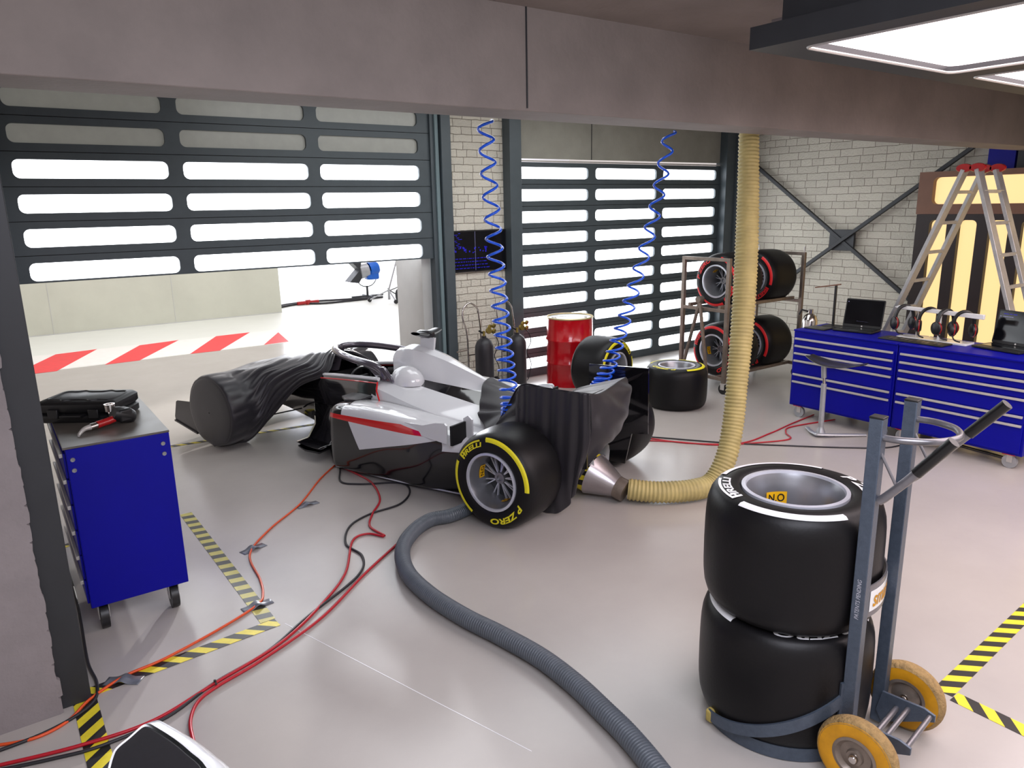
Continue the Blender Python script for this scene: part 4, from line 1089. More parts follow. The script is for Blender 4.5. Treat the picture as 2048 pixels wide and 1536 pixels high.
# ------------------------------------------------------------------ things on the right cabinets
ZC = .962
def laptop(label, x, y, rz, w, d, hh, tilt, text):
    t = empty('laptop', label, 'laptop', (x, y, ZC), rz)
    # local +x = towards the viewer/user side is -x ; hinge along y at x=+d/2
    b = MB().prism(rrect(-d / 2, d / 2, -w / 2, w / 2, .015), .004, .020).build('keyboard_base', M['black_plastic'], t, bevel=.003)
    MB().box(-d / 2 + .10, d / 2 - .03, -w / 2 + .03, w / 2 - .03, .020, .0215).build('keys', M['gloss_black'], b, smooth=0)
    MB().box(-d / 2 + .015, -d / 2 + .08, -.05, .05, .020, .0208).build('touchpad', M['car_carbon'], b, smooth=0)
    T = Matrix.Translation((d / 2 - .005, 0, .02)) @ Matrix.Rotation(tilt, 4, 'Y')
    lid = MB().prism(rrect(0, hh, -w / 2, w / 2, .015), -.004, .004, T @ frame((0, 0, 0), (0, 0, 1), (0, 1, 0))).build('screen_lid', M['black_plastic'], t, bevel=.002)
    P = T @ frame((-.0048, 0, hh / 2), (0, -1, 0), (0, 0, 1))
    MB().box(-w / 2 + .012, w / 2 - .012, -hh / 2 + .028, hh / 2 - .012, 0, .0006, P).build('display', M['gloss_black'], lid, smooth=0)
    mb = MB(); mb.lathe([(0, .001), (.008, .001)], 20, P @ Matrix.Translation((0, -hh / 2 + .014, 0)))
    mb.build('maker_badge', M['silver'], lid, fix=False)
    for tt, xx, yy, h_, mm in text:
        mb = MB(); flat_text(mb, tt, P @ Matrix.Translation((xx, yy, .0012)), h_ * .5, width=.006 if len(tt) == 1 else .12, bold=.01)
        mb.build('screen_text', M[mm], lid, fix=False)
    return t
laptop('black laptop showing a nearly blank dark screen, beside the desk lamp', 7.34, 4.13, math.radians(8), .40, .26, .30, .22, [('> _______ ____', 0, -.085, .010, 'screen_text'), ('I', -.175, .115, .018, 'screen_text')])
laptop('larger black laptop at the right edge with blue screen text', 7.38, 2.75, math.radians(-12), .44, .29, .31, .20, [('----- --- ----', -.11, .12, .012, 'screen_blue'), ('------- -- -', .08, .12, .012, 'screen_blue'), ('- ------', -.14, .095, .008, 'screen_text')])
t = empty('desk_lamp', 'thin black desk lamp with angled bar head beside the laptop', 'desk lamp', (7.41, 4.44, ZC))
MB().prism(rrect(-.09, .09, -.09, .09, .03), 0, .014).build('lamp_base', M['black_plastic'], t, bevel=.003)
MB().box(-.012, .012, -.010, .010, .012, .455).build('lamp_pole', M['black_plastic'], t, bevel=.002)
MB().bar((0, -.05, .462), (0, .24, .408), .03, .014).build('lamp_head', M['warm_wood'], t, bevel=.003)
t = empty('tablet', 'thin dark tablet lying at the far corner of the blue cabinet', 'tablet', (7.34, 4.47, ZC))
t.location = (7.20, 4.47, ZC)
MB().prism(rrect(-.10, .10, -.12, .12, .012), 0, .012).build('tablet_body', M['black_plastic'], t, bevel=.002)
MB().box(-.085, .085, -.105, .105, .012, .0126).build('tablet_screen', M['gloss_black'], t, smooth=0)
t = empty('keyboard_mat', 'dark patterned mat in front of the headset stand', 'mat', (7.17, 3.48, ZC), math.radians(-2))
MB().prism(rrect(-.10, .10, -.34, .28, .01), 0, .012).build('mat_body', M['black_plastic'], t, bevel=.003)
mb = MB()
for i in range(10):
    mb.cbox((.0 + .03 * math.sin(i * 2.1), -.27 + .052 * i, .0125), (.07, .02, .001))
mb.build('mat_print', M['steel'], t, smooth=0)
t = empty('headset_stand', 'white stand with a long bar holding four headsets', 'headset stand', (7.36, 3.36, ZC))
MB().prism(rrect(-.09, .09, -.33, .32, .015), 0, .018).build('stand_base', M['white_gloss'], t, bevel=.003)
MB().cyl((0, -.04, .015), (0, -.04, .27), .012, 12).build('stand_post', M['white_gloss'], t)
MB().cyl((0, .17, .015), (0, .17, .27), .006, 10).build('thin_post', M['silver'], t)
MB().prism([(-.42, .25), (.36, .275), (.40, .29), (.36, .31), (-.42, .295)], -.016, .016, frame((0, 0, 0), (0, 1, 0), (0, 0, 1))).build('stand_bar', M['white_gloss'], t, bevel=.004)
def headset(lab, y, z, rz):
    t = empty('headset', lab, 'headset', (7.36, y, z - .03), rz, 'headsets hanging on the white stand')
    MB().tube([(.0, .062 * math.cos(a), .0 + .085 * math.sin(a) - .02) for a in [PI * k / 16 for k in range(17)]], .011, 8, flat=1.6).build('headband', M['black_plastic'], t)
    for s in (1, -1):
        T = Matrix.Translation((0, s * .062, -.06)) @ rotT('X', PI / 2)
        c = MB().lathe([(0, -.022), (.03, -.022), (.044, -.012), (.046, .006), (.034, .018), (0, .018)], 20, T).build('ear_cup', M['black_plastic'], t)
        MB().lathe([(.044, -.004), (.049, .0), (.044, .006)], 20, T, closed=True).build('ear_ring', M['red_gloss'], c)
    MB().tube(smoothpath([(-.02, .07, -.085), (-.05, .06, -.12), (-.07, .03, -.13)], 10), .005, 6).build('microphone_arm', M['black_plastic'], t)
    t.scale = (1.4, 1.4, 1.4)
    return t
h0 = headset('leftmost headset on the white stand, hanging apart from the others', 3.66, 1.215, .9)
for k, (y, lab, r) in enumerate(((3.42, 'second headset from the left on the white stand', .5), (3.27, 'third headset from the left on the white stand', 1.1), (3.11, 'rightmost headset on the white stand with dangling microphone', .7))):
    dup(h0, lab, (7.36, y, 1.18), (0, 0, r))

# ------------------------------------------------------------------ ladder behind the cabinets
t = empty('step_ladder', 'aluminium A-frame ladder with red plastic hinge caps behind the cabinets', 'ladder', (8.07, 3.45, 0))
def LP(x, y, z): return (x - 8.07, y - 3.45, z)
secs = (((3.49, 2.56), (4.42, 0.0)), ((3.37, 2.56), (2.50, 0.0)))
for k, ((ya, za), (yb, zb)) in enumerate(secs):
    for x in (7.88, 8.27):
        xo = -.04 if x < 8 else .04
        MB().bar(LP(x, ya, za), LP(x + xo, yb, zb), .034, .115, up=(1, 0, 0)).build('ladder_rail', M['alu'], t, bevel=.003)
    for i in range(8):
        f = (i + .9) / 8.6; y = yb + (ya - yb) * f; z = zb + (za - zb) * f
        r = MB().bar(LP(7.87, y, z), LP(8.28, y, z), .032, .032).build('rung', M['alu'], t, bevel=.003)
for x in (7.86, 8.29):
    mb = MB()
    for ya in (3.49, 3.37):
        mb.lathe([(0, -.02), (.055, -.02), (.062, 0), (.055, .02), (0, .02)], 20, Matrix.Translation(LP(x, ya, 2.575)) @ rotT('Y', PI / 2) @ Matrix.Diagonal((.7, 1.25, 1, 1)))
    mb.build('hinge_cap', M['red_gloss'], t)

# ------------------------------------------------------------------ tyre rack
RX0, RX1, RY0, RY1 = 7.19, 8.68, 5.68, 6.37
t = empty('tyre_rack', 'wheeled steel tube rack holding red marked tyres on two levels', 'tyre rack', ((RX0 + RX1) / 2, (RY0 + RY1) / 2, 0))
def RP(x, y, z): return (x - (RX0 + RX1) / 2, y - (RY0 + RY1) / 2, z)
for x, y, zt_ in ((RX0, RY0, 1.65), (RX0, RY1, 1.65), (RX1, RY0, 1.65), (RX1, RY1, 1.65)):
    MB().bar(RP(x, y, .13), RP(x, y, zt_), .045, .045, up=(1, 0, 0)).build('post', M['steel'], t, bevel=.003)
    c = castor(t, RP(x, y, 0)[0], RP(x, y, 0)[1], .135, s=1.2)
for x in (RX0, RX1):
    for z in (1.63, 1.02, .18):
        MB().bar(RP(x, RY0, z), RP(x, RY1, z), .04, .04).build('end_rail', M['steel'], t, bevel=.003)
for y in (RY0 + .12, RY1 - .10):
    for z in (1.055, .185):
        MB().bar(RP(RX0, y, z), RP(RX1, y, z), .04, .04).build('tyre_rail', M['steel'], t, bevel=.003)
for y in (6.0 + .29, 6.0 - .12):
    MB().bar(RP(RX0 - .05, 6.06, 1.12), RP(RX0 - .08, y, .2), .032, .032).build('tow_arm', M['steel'], t, bevel=.003)
MB().cyl(RP(RX0 - .09, 6.06, 1.14), RP(RX0 - .01, 6.06, 1.14), .04, 16).build('pivot', M['steel'], t)
for y in (RY0, RY1): MB().cyl(RP(RX1, y, 1.65), RP(RX1, y, 1.72), .01, 8).build('locating_pin', M['silver'], t)

t = empty('metal_canister', 'shiny silver canister standing between tyre rack and blue cabinet', 'canister', (8.2, 5.22, 0))
MB().lathe([(0, 0), (.085, 0), (.09, .03), (.09, .86), (.07, .92), (.03, .95), (.03, 1.0), (0, 1.0)], 28).build('canister_body', M['chrome'], t)
MB().tube([(.0, .03, .97), (-.05, .09, .99), (-.07, .11, .93)], .012, 8).build('canister_nozzle', M['black_plastic'], t)

# ------------------------------------------------------------------ red drum
t = empty('oil_drum', 'glossy red steel drum standing before the closed roller door', 'drum', (6.13, 7.35, 0))
R = .302
pr = [(0, .01), (R - .01, .01), (R + .004, 0), (R + .004, .015), (R, .025)]
for zc in (.30, .60): pr += [(R, zc - .03), (R + .012, zc - .008), (R + .012, zc + .008), (R, zc + .03)]
pr += [(R, .872), (R + .003, .885)]
MB().lathe(pr, 56).build('drum_body', M['drum_red'], t)
MB().lathe([(R - .02, .885), (R - .012, .878), (R + .004, .878), (R + .008, .888), (R + .002, .897), (R - .01, .897), (R - .014, .88)], 56).build('drum_rim', M['drum_lid'], t)
lid = MB().lathe([(0, .872), (R - .03, .872), (R - .016, .882)], 56).build('drum_lid', M['white_gloss'], t)
MB().lathe([(0, .89), (.03, .89), (.034, .872)], 20, Matrix.Translation((-.18, .1, 0))).build('bung', M['silver'], lid)
MB().lathe([(0, .885), (.016, .885), (.018, .872)], 16, Matrix.Translation((.17, -.12, 0))).build('small_bung', M['silver'], lid)
mb = MB(); T = Matrix.Translation((0, 0, 0))
for a, b in (((0, .72), (.075, .645)), ((.075, .645), (0, .57)), ((0, .57), (-.075, .645)), ((-.075, .645), (0, .72))):
    an0 = -.35 + a[0] / R * 1.; an1 = -.35 + b[0] / R
    mb.tube([(R * 1.004 * math.cos(an0 + (an1 - an0) * k / 6), R * 1.004 * math.sin(an0 + (an1 - an0) * k / 6), a[1] + (b[1] - a[1]) * k / 6) for k in range(7)], .0025, 5)
mb.build('diamond_label', M['silver'], t)

# ------------------------------------------------------------------ gas cylinders on trolleys
def trolley(label, x, y, rz):
    t = empty('cylinder_trolley', label, 'trolley', (x, y, 0), rz, 'cylinder trolleys by the brick pillar')
    hp = smoothpath([(-.10, 0, .05), (-.10, 0, .72), (-.155, .0, .95), (-.15, 0, 1.08), (-.06, 0, 1.15), (.05, 0, 1.08), (.08, 0, .95), (.10, 0, .72), (.10, 0, .05)], 60)
    MB().tube(hp, .011, 10).build('tube_frame', M['chrome'], t)
    MB().box(-.11, .11, -.26, .02, .02, .03).build('toe_plate', M['steel'], t, smooth=0)
    for z in (.25, .5): MB().tube([(-.10, 0, z), (.10, 0, z)], .009, 8).build('cross_bar', M['chrome'], t)
    MB().tube([(-.26, .0, .56), (-.10, 0, .57)], .009, 8).build('side_peg', M['steel'], t)
    for s in (-1, 1):
        MB().lathe([(0, -.02), (.07, -.02), (.085, -.012), (.085, .012), (.07, .02), (0, .02)], 24, Matrix.Translation((s * .15, .06, .085)) @ rotT('Y', PI / 2)).build('trolley_wheel', M['black_plastic'], t)
    MB().tube([(-.15, .06, .085), (.15, .06, .085)], .01, 8).build('axle', M['steel'], t)
    return t
def gascyl(label, x, y):
    t = empty('gas_cylinder', label, 'gas cylinder', (x, y, .031), 0, 'black gas cylinders by the pillar')
    MB().lathe([(0, 0), (.10, 0), (.115, .02), (.117, .55), (.112, .60), (.09, .655), (.05, .69), (.03, .70), (.03, .72), (0, .72)], 32).build('cylinder_body', M['cloth'], t)
    MB().cyl((0, 0, .70), (0, 0, .78), .016, 12).build('valve', M['brass'], t)
    MB().tube([(-.02, 0, .76), (-.07, 0, .79)], .012, 10).build('valve_knob', M['black_plastic'], t)
    rg = MB().lathe([(0, -.02), (.035, -.02), (.04, 0), (.035, .02), (0, .02)], 20, Matrix.Translation((.06, -.02, .78)) @ rotT('X', PI / 2)).build('regulator', M['brass'], t)
    for dx, dz in ((.04, .06), (.10, .0), (.10, .065)):
        MB().lathe([(0, -.012), (.028, -.012), (.03, .0), (.028, .012), (0, .012)], 18, Matrix.Translation((.03 + dx, -.03, .77 + dz)) @ rotT('X', PI / 2 + .4) @ rotT('Y', .3)).build('gauge', M['brass'], rg)
    MB().tube(smoothpath([(.10, -.02, .76), (.16, -.03, .70), (.20, -.02, .58), (.15, 0, .45), (.20, -.02, .3), (.16, -.02, .12), (.13, -.02, .08)], 40), .006, 8).build('gas_hose', M['cable_black'], t)
    return t
trolley('chrome handled cylinder trolley left of the blue air hose', 4.86, 7.68, 0)
trolley('chrome handled cylinder trolley right of the blue air hose, beside roller door', 5.33, 7.62, 0)
gascyl('black gas cylinder with brass gauges, the left one by the pillar', 4.90, 7.52)
gascyl('black gas cylinder with brass gauges, right one nearest the red drum', 5.36, 7.46)

# wall monitor
t = empty('wall_monitor', 'dark wall screen with dim blue markings on the brick pillar', 'screen', (5.15, 7.96, 1.76))
MB().box(-.425, .42, -.0, .035, -.26, .255).build('bezel', M['black_plastic'], t, bevel=.003)
MB().box(-.41, .405, -.004, 0, -.245, .24).build('display', M['gloss_black'], t, smooth=0)
random.seed(5); T = frame((0, -.0052, 0), (1, 0, 0), (0, 0, 1))
g1 = MB()
for k in range(26): x = random.uniform(-.38, .12); g1.cbox((x, random.uniform(-.02, .05), 0), (.016, random.uniform(.008, .03), .0004), T)
g1.build('screen_graph', M['screen_blue'], t, smooth=0)
g2 = MB()
for r_ in range(4):
    x = -.385
    while x < .10:
        w_ = random.uniform(.01, .05); g2.cbox((x + w_ / 2, -.09 - .04 * r_, 0), (w_, .008, .0004), T); x += w_ + .014
for k in range(10): g2.cbox((-.36 + random.uniform(0, .08), .06 + .018 * k, 0), (random.uniform(.01, .06), .006, .0004), T)
g2.build('screen_rows', M['screen_blue'], t, smooth=0)
MB().cbox((-.06, 0, 0), (.003, .48, .0004), T).build('screen_divider', M['screen_text'], t, smooth=0)

# ------------------------------------------------------------------ hoses
def ribbed(path, r, pitch, amp, seg=18, rf=None):
    step = pitch / 4; p = evenpath(path, step); n = len(p)
    def f(t): 
        i = round(t * (n - 1)); ph = (i % 4)
        return (rf(t) if rf else r) + (amp, .3 * amp, -amp, .3 * amp)[ph]
    return MB().tube(p, r, seg, rf=f)
hp = [(5.20, 3.99, 3.30), (5.20, 3.98, 2.853), (5.129, 3.90, 2.312), (5.042, 3.82, 1.841), (4.935, 3.74, 1.36), (4.83, 3.68, .90), (4.742, 3.632, .55), (4.62, 3.59, .30), (4.48, 3.60, .125), (4.30, 3.64, .095), (4.10, 3.74, .095), (3.98, 3.84, .10), (3.885, 3.94, .11)]
t = empty('exhaust_hose', 'tan ribbed exhaust extraction hose hanging from the beam to the car tail', 'hose', (4.6, 3.8, 0))
off = V((4.6, 3.8, 0))
mb = ribbed([V(p) - off for p in hp], .078, .030, .0055, rf=lambda f: .074 + .016 * max(0, math.sin(min(1, f / .62) * PI * .75)) ** 2 if f < .62 else .082)
mb.build('hose_body', M['hose_tan'], t, smooth=180)
A_ = V((3.765, 4.215, .185)); B_ = V((3.842, 4.01, .115)); d = (B_ - A_).normalized()
A_ -= off; B_ -= off
cn = MB().tube([A_, A_ + d * .012, B_ - d * .01, B_], .16, 40, rf=lambda f: .175 if f < .2 else (.17 if f < .5 else .088)).build('cone_nozzle', M['cone'], t)
MB().tube([B_ - d * .01, B_ + d * .07], .09, 32).build('clamp_collar', M['steel'], cn)
MB().tube([A_ - d * .14, A_ + d * .004], .165, 36).build('hazard_band', M['cone_hazard'], cn)

gh = [(3.1, 4.75, .055), (2.85, 4.55, .055), (2.588, 4.473, .055), (2.409, 4.497, .055), (2.204, 4.385, .055), (2.02, 4.181, .055), (1.899, 3.877, .055), (1.875, 3.546, .055), (1.911, 3.208, .055), (1.969, 2.946, .055), (2.017, 2.655, .055), (2.02, 2.383, .055), (1.996, 2.144, .055), (1.975, 1.977, .055), (1.929, 1.77, .055), (1.85, 1.5, .055), (1.75, 1.2, .055)]
mb = ribbed([V(p) - V((2, 3, 0)) for p in gh], .050, .016, .003)
o = mb.build('vacuum_hose', M['hose_grey'], None, smooth=180); o.location = (2, 3, 0)
tag(o, 'grey ribbed hose snaking across the floor from beneath the rear wheel', 'hose')

def coil(label, path, r0, nturn, pw, tr=.0095):
    n = int(nturn * 26); pts = []
    P_ = smoothpath(path, 400)
    for i in range(n + 1):
        ph = i / n                      # phase 0..1
        f = 1 - (1 - ph) ** pw          # position along the path, stretched at the top
        a = ph * nturn * 2 * PI
        x = f * 399; k = min(int(x), 398); c = V(P_[k]).lerp(V(P_[k + 1]), x - k)
        rr_ = r0 * (.82 + .45 * ph)
        pts.append(c + V((math.cos(-a) * rr_, math.sin(-a) * rr_, 0)))
    c0 = V(path[len(path) // 2])
    o = MB().tube([p - c0 for p in pts], tr, 7).build('air_hose', M['coil_blue'], None, smooth=180)
    o.location = c0; tag(o, label, 'air hose', 'coiled blue air hoses'); return o
c1 = [(2.725, 4.1, 2.832), (2.795, 4.183, 2.565), (2.876, 4.267, 2.21), (2.956, 4.35, 1.863), (3.042, 4.433, 1.488), (3.14, 4.517, 1.083), (3.231, 4.6, .69)]
c2 = [(4.41, 4.1, 2.832), (4.462, 4.217, 2.516), (4.479, 4.333, 2.129), (4.41, 4.42, 1.70), (4.27, 4.43, 1.33), (4.15, 4.46, .99), (4.03, 4.48, .80)]
coil('blue coiled air hose hanging behind the near rear wheel of the car', c1, .058, 23.5, 1.85)
coil('blue coiled air hose hanging over the rear wing of the car', c2, .056, 22.5, 1.8)

# ------------------------------------------------------------------ cables
def cable(name, label, pts, r, m, z=None):
    z = r if z is None else z
    p = [(q[0], q[1], q[2] if len(q) > 2 else z) for q in pts]; c0 = V(p[0]) ; c0.z = 0
    o = MB().tube([q - c0 for q in evenpath(p, .02)], r, 8).build(name, M[m], None, smooth=180)
    o.location = c0; return tag(o, label, 'cable')
cable('air_line', 'thin orange line running from the sidepod past the hazard tape to lower left', [(2.45, 6.32), (2.385, 6.229), (2.122, 5.948), (1.784, 5.509), (1.438, 5.183), (1.197, 4.861), (1.143, 4.463), (1.10, 4.262), (1.032, 4.15), (.782, 4.018), (.47, 3.898), (.274, 3.86), (.108, 3.76), (.001, 3.64), (-.136, 3.60), (-.30, 3.66)], .0075, 'cable_orange', .0085)
cable('power_cable', 'red cable looping from the sidepod and joining the bundle to the lower left', [(2.48, 6.3), (2.406, 6.127), (2.444, 5.618), (2.34, 5.204), (2.162, 4.964), (2.048, 4.764), (2.061, 4.54), (1.978, 4.656), (1.841, 4.608), (1.607, 4.19), (1.327, 3.904), (1.006, 3.664), (.629, 3.516), (.322, 3.40), (.021, 3.42), (-.30, 3.50)], .0085, 'cable_red', .010)
cable('power_cable', 'red cable end curling towards the viewer at the cable tie', [(2.077, 4.375), (1.71, 4.111), (1.286, 3.775), (.876, 3.57), (.64, 3.486), (.53, 3.42), (.467, 3.30), (.445, 3.15), (.44, 2.95), (.40, 2.7)], .0085, 'cable_red', .010)
cable('power_cable', 'black cable looping below the sidepod and following the red ones lower left', [(2.42, 6.3), (2.362, 6.079), (2.244, 5.776), (2.35, 5.617), (2.633, 5.424), (2.609, 5.197), (2.421, 5.01), (2.146, 4.976), (1.929, 4.857), (1.788, 4.599), (1.80, 4.349), (1.658, 4.11), (1.229, 3.838), (.933, 3.634), (.624, 3.52), (.383, 3.39), (.112, 3.36), (-.08, 3.40), (-.30, 3.47)], .008, 'cable_black', .009)
cable('power_cable', 'black cable coming down past the wall post at the left', [(.17, 6.3), (.151, 5.966), (.158, 4.979), (.150, 4.567), (.135, 4.115), (.15, 3.888), (.125, 3.74), (.04, 3.66), (-.106, 3.61), (-.30, 3.60)], .008, 'cable_black', .009)
cable('power_cable', 'thin red cable from the far rear tyre to the blue cabinet', [(5.0, 5.1), (5.176, 4.989), (5.383, 4.618), (5.759, 4.316), (6.256, 4.332), (6.682, 4.393), (7.2, 4.45)], .007, 'cable_red', .008)
cable('power_cable', 'second thin red cable wandering below the stool to the blue cabinet', [(5.02, 5.04), (5.30, 4.75), (5.55, 4.42), (5.95, 4.20), (6.25, 4.10), (6.40, 4.25), (6.62, 4.33), (7.2, 4.2)], .007, 'cable_red', .008)
cable('power_cable', 'thin black cable running past the stool foot under the cabinets', [(5.05, 5.1), (5.211, 5.024), (5.659, 4.416), (6.066, 3.971), (6.451, 3.587), (6.754, 3.363), (7.286, 3.251), (7.3, 2.8), (7.25, 2.5)], .007, 'cable_black', .008)
o = MB().lathe([(.016, -.004), (.021, -.004), (.021, .004), (.016, .004)], 16, rotT('Y', PI / 2), closed=True).build('cable_tie', M['ink']); o.location = (.63, 3.505, .014); tag(o, 'black cable tie around the red and black cable bundle', 'cable tie')

# ------------------------------------------------------------------ chair shell bottom left
t = empty('tub_chair', 'white shell chair with dark padded inner back at the bottom left', 'chair', (.30, 1.85, 0))
out = [(-.225, .19), (-.205, .235), (-.165, .265), (-.13, .292), (-.112, .29), (-.098, .262), (-.066, .18), (-.042, .10), (-.02, .0), (-.03, -.2), (-.12, -.32), (-.24, -.25), (-.27, 0)]
sc_ = [(x, y) for x, y in smoothpath(out + [out[0]], 60)][:-1]
pad = MB().prism(sc_[::-1], .835, .85).build('padded_back', M['car_carbon'], t, bevel=.006)
sh = [(x * 1.0, y, z) for x, y, z in []]
outer = []
cxm = -.13; cym = .02
ringa = [(x, y) for x, y in sc_]
def sca(p, s, dx=0): return [(cxm + (x - cxm) * s + dx, cym + (y - cym) * s) for x, y in p]
rows = [[(x, y, .852) for x, y in sca(ringa, 1.015, .004)], [(x, y, .845) for x, y in sca(ringa, 1.05, .030)], [(x, y, .80) for x, y in sca(ringa, 1.10, .06)], [(x, y, .66) for x, y in sca(ringa, 1.05, .09)], [(x, y, .46) for x, y in sca(ringa, .7, .08)], [(x, y, .42) for x, y in sca(ringa, .2, .08)]]
MB().grid(rows, closed_v=True).build('chair_shell', M['white_gloss'], t, smooth=180)
MB().cyl((-.05, .02, .03), (-.05, .02, .45), .03, 16).build('pedestal', M['chrome'], t)
MB().lathe([(0, 0), (.22, 0), (.22, .012), (.05, .03), (0, .035)], 32, Matrix.Translation((-.05, .02, 0))).build('base_disc', M['chrome'], t)

# ------------------------------------------------------------------ studio gear outside
def tripod(par, r, z, n=3, m='galv', a0=.4):
    for k in range(n):
        a = a0 + 2 * PI * k / n
        MB().tube([(0, 0, z), (r * math.cos(a), r * math.sin(a), .06)], .018, 8).build('leg', M[m], par)
        MB().lathe([(0, -.02), (.05, -.02), (.055, 0), (.05, .02), (0, .02)], 16, Matrix.Translation((r * math.cos(a), r * math.sin(a), .055)) @ rotT('X', PI / 2)).build('leg_castor', M['black_plastic'], par)
t = empty('studio_lamp', 'blue studio spotlight with barn doors on a low stand outside the door', 'studio lamp', (8.3, 18.4, 0))
MB().bar((-.45, 0, .03), (.45, 0, .03), .05, .04).build('floor_base', M['steel_dark'], t)
MB().bar((0, -.3, .03), (0, .3, .03), .05, .04).build('floor_base', M['steel_dark'], t)
MB().cyl((0, 0, .03), (0, 0, .30), .03, 12).build('stand_column', M['steel_dark'], t)
MB().tube(smoothpath([(-.28, 0, .66), (-.27, 0, .45), (-.12, 0, .30), (.12, 0, .30), (.27, 0, .45), (.28, 0, .66)], 30), .014, 8).build('yoke', M['steel_dark'], t)
hd = MB().lathe([(0, -.30), (.15, -.29), (.19, -.22), (.19, -.02)], 30, Matrix.Translation((.05, 0, .72)) @ rotT('Y', -PI / 2 - .15) @ Matrix.Translation((0, 0, .0))).build('lamp_head', M['lamp_blue'], t)
MB().box(-.02, .32, -.14, .14, .46, .70).build('ballast_box', M['lamp_blue'], t, bevel=.04)
MB().lathe([(.19, 0), (.20, .24), (.17, .26), (0, .26)], 30, Matrix.Translation((.03, 0, .72)) @ rotT('Y', -PI / 2 - .15)).build('lamp_barrel', M['galv'], t)
for s in (1, -1):
    MB().prism([(-.25, 0), (-.55, s * .30), (-.30, s * .34), (-.2, s * .2)][::s], -.18, .18, frame((0, 0, .74), (1, 0, 0), (0, 0, 1))).build('barn_door', M['steel_dark'], t)
t = empty('light_stand', 'chrome rolling light stand with slanted mast outside the door', 'light stand', (8.25, 17.0, 0))
tripod(t, .5, .30); MB().tube([(0, 0, .06), (0, 0, .36)], .03, 10).build('stand_hub', M['galv'], t)
MB().tube([(0, 0, .3), (.55, .4, 1.25), (.9, .6, 2.4)], .022, 10).build('mast', M['galv'], t)
MB().tube([(0, 0, .28), (.95, .75, .36)], .022, 8).build('brace_tube', M['galv'], t)
t = empty('light_stand', 'cluster stand with several vertical chrome tubes beside the right reveal', 'light stand', (9.25, 17.7, 0))
tripod(t, .45, .35, a0=1.2)
for dx, dy in ((0, 0), (.12, .05), (-.16, .08), (.24, -.05)):
    MB().tube([(dx, dy, .2), (dx, dy, 2.6)], .022, 8).build('vertical_tube', M['galv'], t)
for z in (.42, .55, .66): MB().cbox((0, 0, z), (.22, .12, .05)).build('clamp', M['galv'], t, bevel=.01)
t = empty('sandbag', 'dark grey sandbag saddled at the foot of the slanted light stand', 'sandbag', (8.62, 17.0, 0), .5)
rows = []
for i in range(9):
    f = i / 8; w = .12 * math.sin(.25 + f * 2.6) + .03
    rows.append([(-.22 + .44 * f, w * math.cos(a), .16 + .15 * math.sin(a) + .10 * f) for a in [k * 2 * PI / 14 for k in range(14)]])
mb = MB().grid(rows, closed_v=True); mb.add(rows[0], [tuple(range(14))]); mb.add(rows[-1], [tuple(range(13, -1, -1))]); mb.build('bag_body', M['steel_dark'], t)
MB().tube(smoothpath([(-.15, 0, .28), (-.1, 0, .42), (.1, 0, .46), (.18, 0, .36)], 14), .012, 8).build('bag_strap', M['steel_dark'], t)
cable('studio_cable', 'black twisted cable on the studio floor leading left from the blue lamp', [(8.4, 18.0), (7.6, 18.1), (6.9, 18.3), (6.3, 18.25), (5.9, 18.1), (5.5, 17.8)], .025, 'cable_black')
cable('studio_cable', 'black studio cable with red connectors outside the door', [(8.5, 17.9), (7.5, 17.75), (6.8, 17.75), (6.4, 18.05), (6.1, 18.0), (5.6, 17.7)], .025, 'cable_black')
t = empty('cable_connector', 'bright red plug connector on the studio floor cable', 'connector', (6.5, 18.0, 0), .1)
MB().tube([(-.28, 0, .05), (.28, 0, .05)], .045, 12).build('connector_body', M['red_gloss'], t)
MB().tube([(-.05, 0, .05), (.05, 0, .05)], .07, 12).build('connector_ring', M['red_gloss'], t)
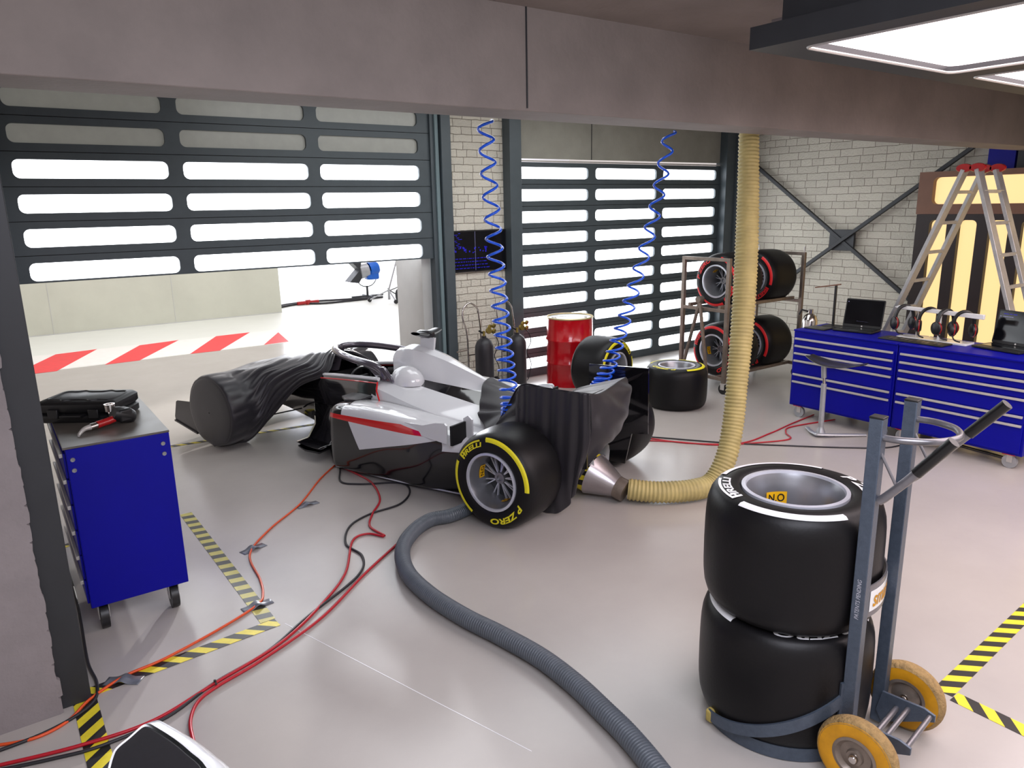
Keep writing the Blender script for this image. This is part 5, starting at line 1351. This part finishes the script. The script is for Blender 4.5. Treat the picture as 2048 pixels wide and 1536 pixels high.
# ------------------------------------------------------------------ lights
def area(name, loc, target, size, energy, col, sy=None, spread=None):
    l = bpy.data.lights.new(name, 'AREA'); l.energy = energy; l.color = lin(col)[:3]; l.size = size
    if sy: l.shape = 'RECTANGLE'; l.size_y = sy
    if spread: l.spread = math.radians(spread)
    o = bpy.data.objects.new(name, l); C.objects.link(o); o.location = loc
    d = V(target) - V(loc); o.rotation_euler = d.to_track_quat('-Z', 'Y').to_euler(); return o
l = bpy.data.lights.new('studio_key', 'SPOT'); l.energy = 5200; l.color = lin((255, 250, 245))[:3]; l.spot_size = math.radians(30); l.spot_blend = .3; l.shadow_soft_size = .16
o = bpy.data.objects.new('studio_key', l); C.objects.link(o); o.location = (8.6, 16.2, 3.4); o.rotation_euler = (V((1.5, 5.6, 0)) - V(o.location)).to_track_quat('-Z', 'Y').to_euler()
area('studio_fill', (3.0, 12.5, 5.5), (3.0, 17.0, 0), 5, 230, (250, 252, 255), 5)
area('studio_back', (9.0, 17.5, 5.5), (10, 24, 2.6), 5, 900, (250, 252, 255), 3, 110)
area('door_bay_fill', (5.0, 6.0, 3.5), (5.0, 6.6, 0), 5, 110, (240, 244, 246), 2)  # fill light added to lift the bay behind the beam
l = bpy.data.lights.new('floor_patch_spot', 'SPOT'); l.energy = 4500; l.color = lin((245, 248, 255))[:3]; l.spot_size = math.radians(17); l.spot_blend = .4; l.shadow_soft_size = .12  # extra spot added to throw the light patches on the near floor
o = bpy.data.objects.new('floor_patch_spot', l); C.objects.link(o); o.location = (6.5, 15.0, 3.2); o.rotation_euler = (V((1.25, 3.0, 0)) - V(o.location)).to_track_quat('-Z', 'Y').to_euler()
area('fill_warm', (6.0, 1.5, 3.2), (6.0, 2.0, 0), 3, 175, (255, 212, 190), 2)  # warm area light added as fill for the right side
area('ceiling_left', (1.0, .5, 3.2), (1.2, 2.0, 0), 2.5, 150, (240, 242, 255), 2)
w = bpy.data.worlds.new('world'); bpy.context.scene.world = w; w.use_nodes = True
bg = w.node_tree.nodes['Background']; bg.inputs[0].default_value = lin((236, 226, 224)); bg.inputs[1].default_value = .76
sc = bpy.context.scene
sc.view_settings.view_transform = 'Standard'; sc.view_settings.look = 'None'; sc.view_settings.exposure = .22
sc.cycles.use_denoising = True
sc.cycles.max_bounces = 8
sc.cycles.sample_clamp_indirect = 6
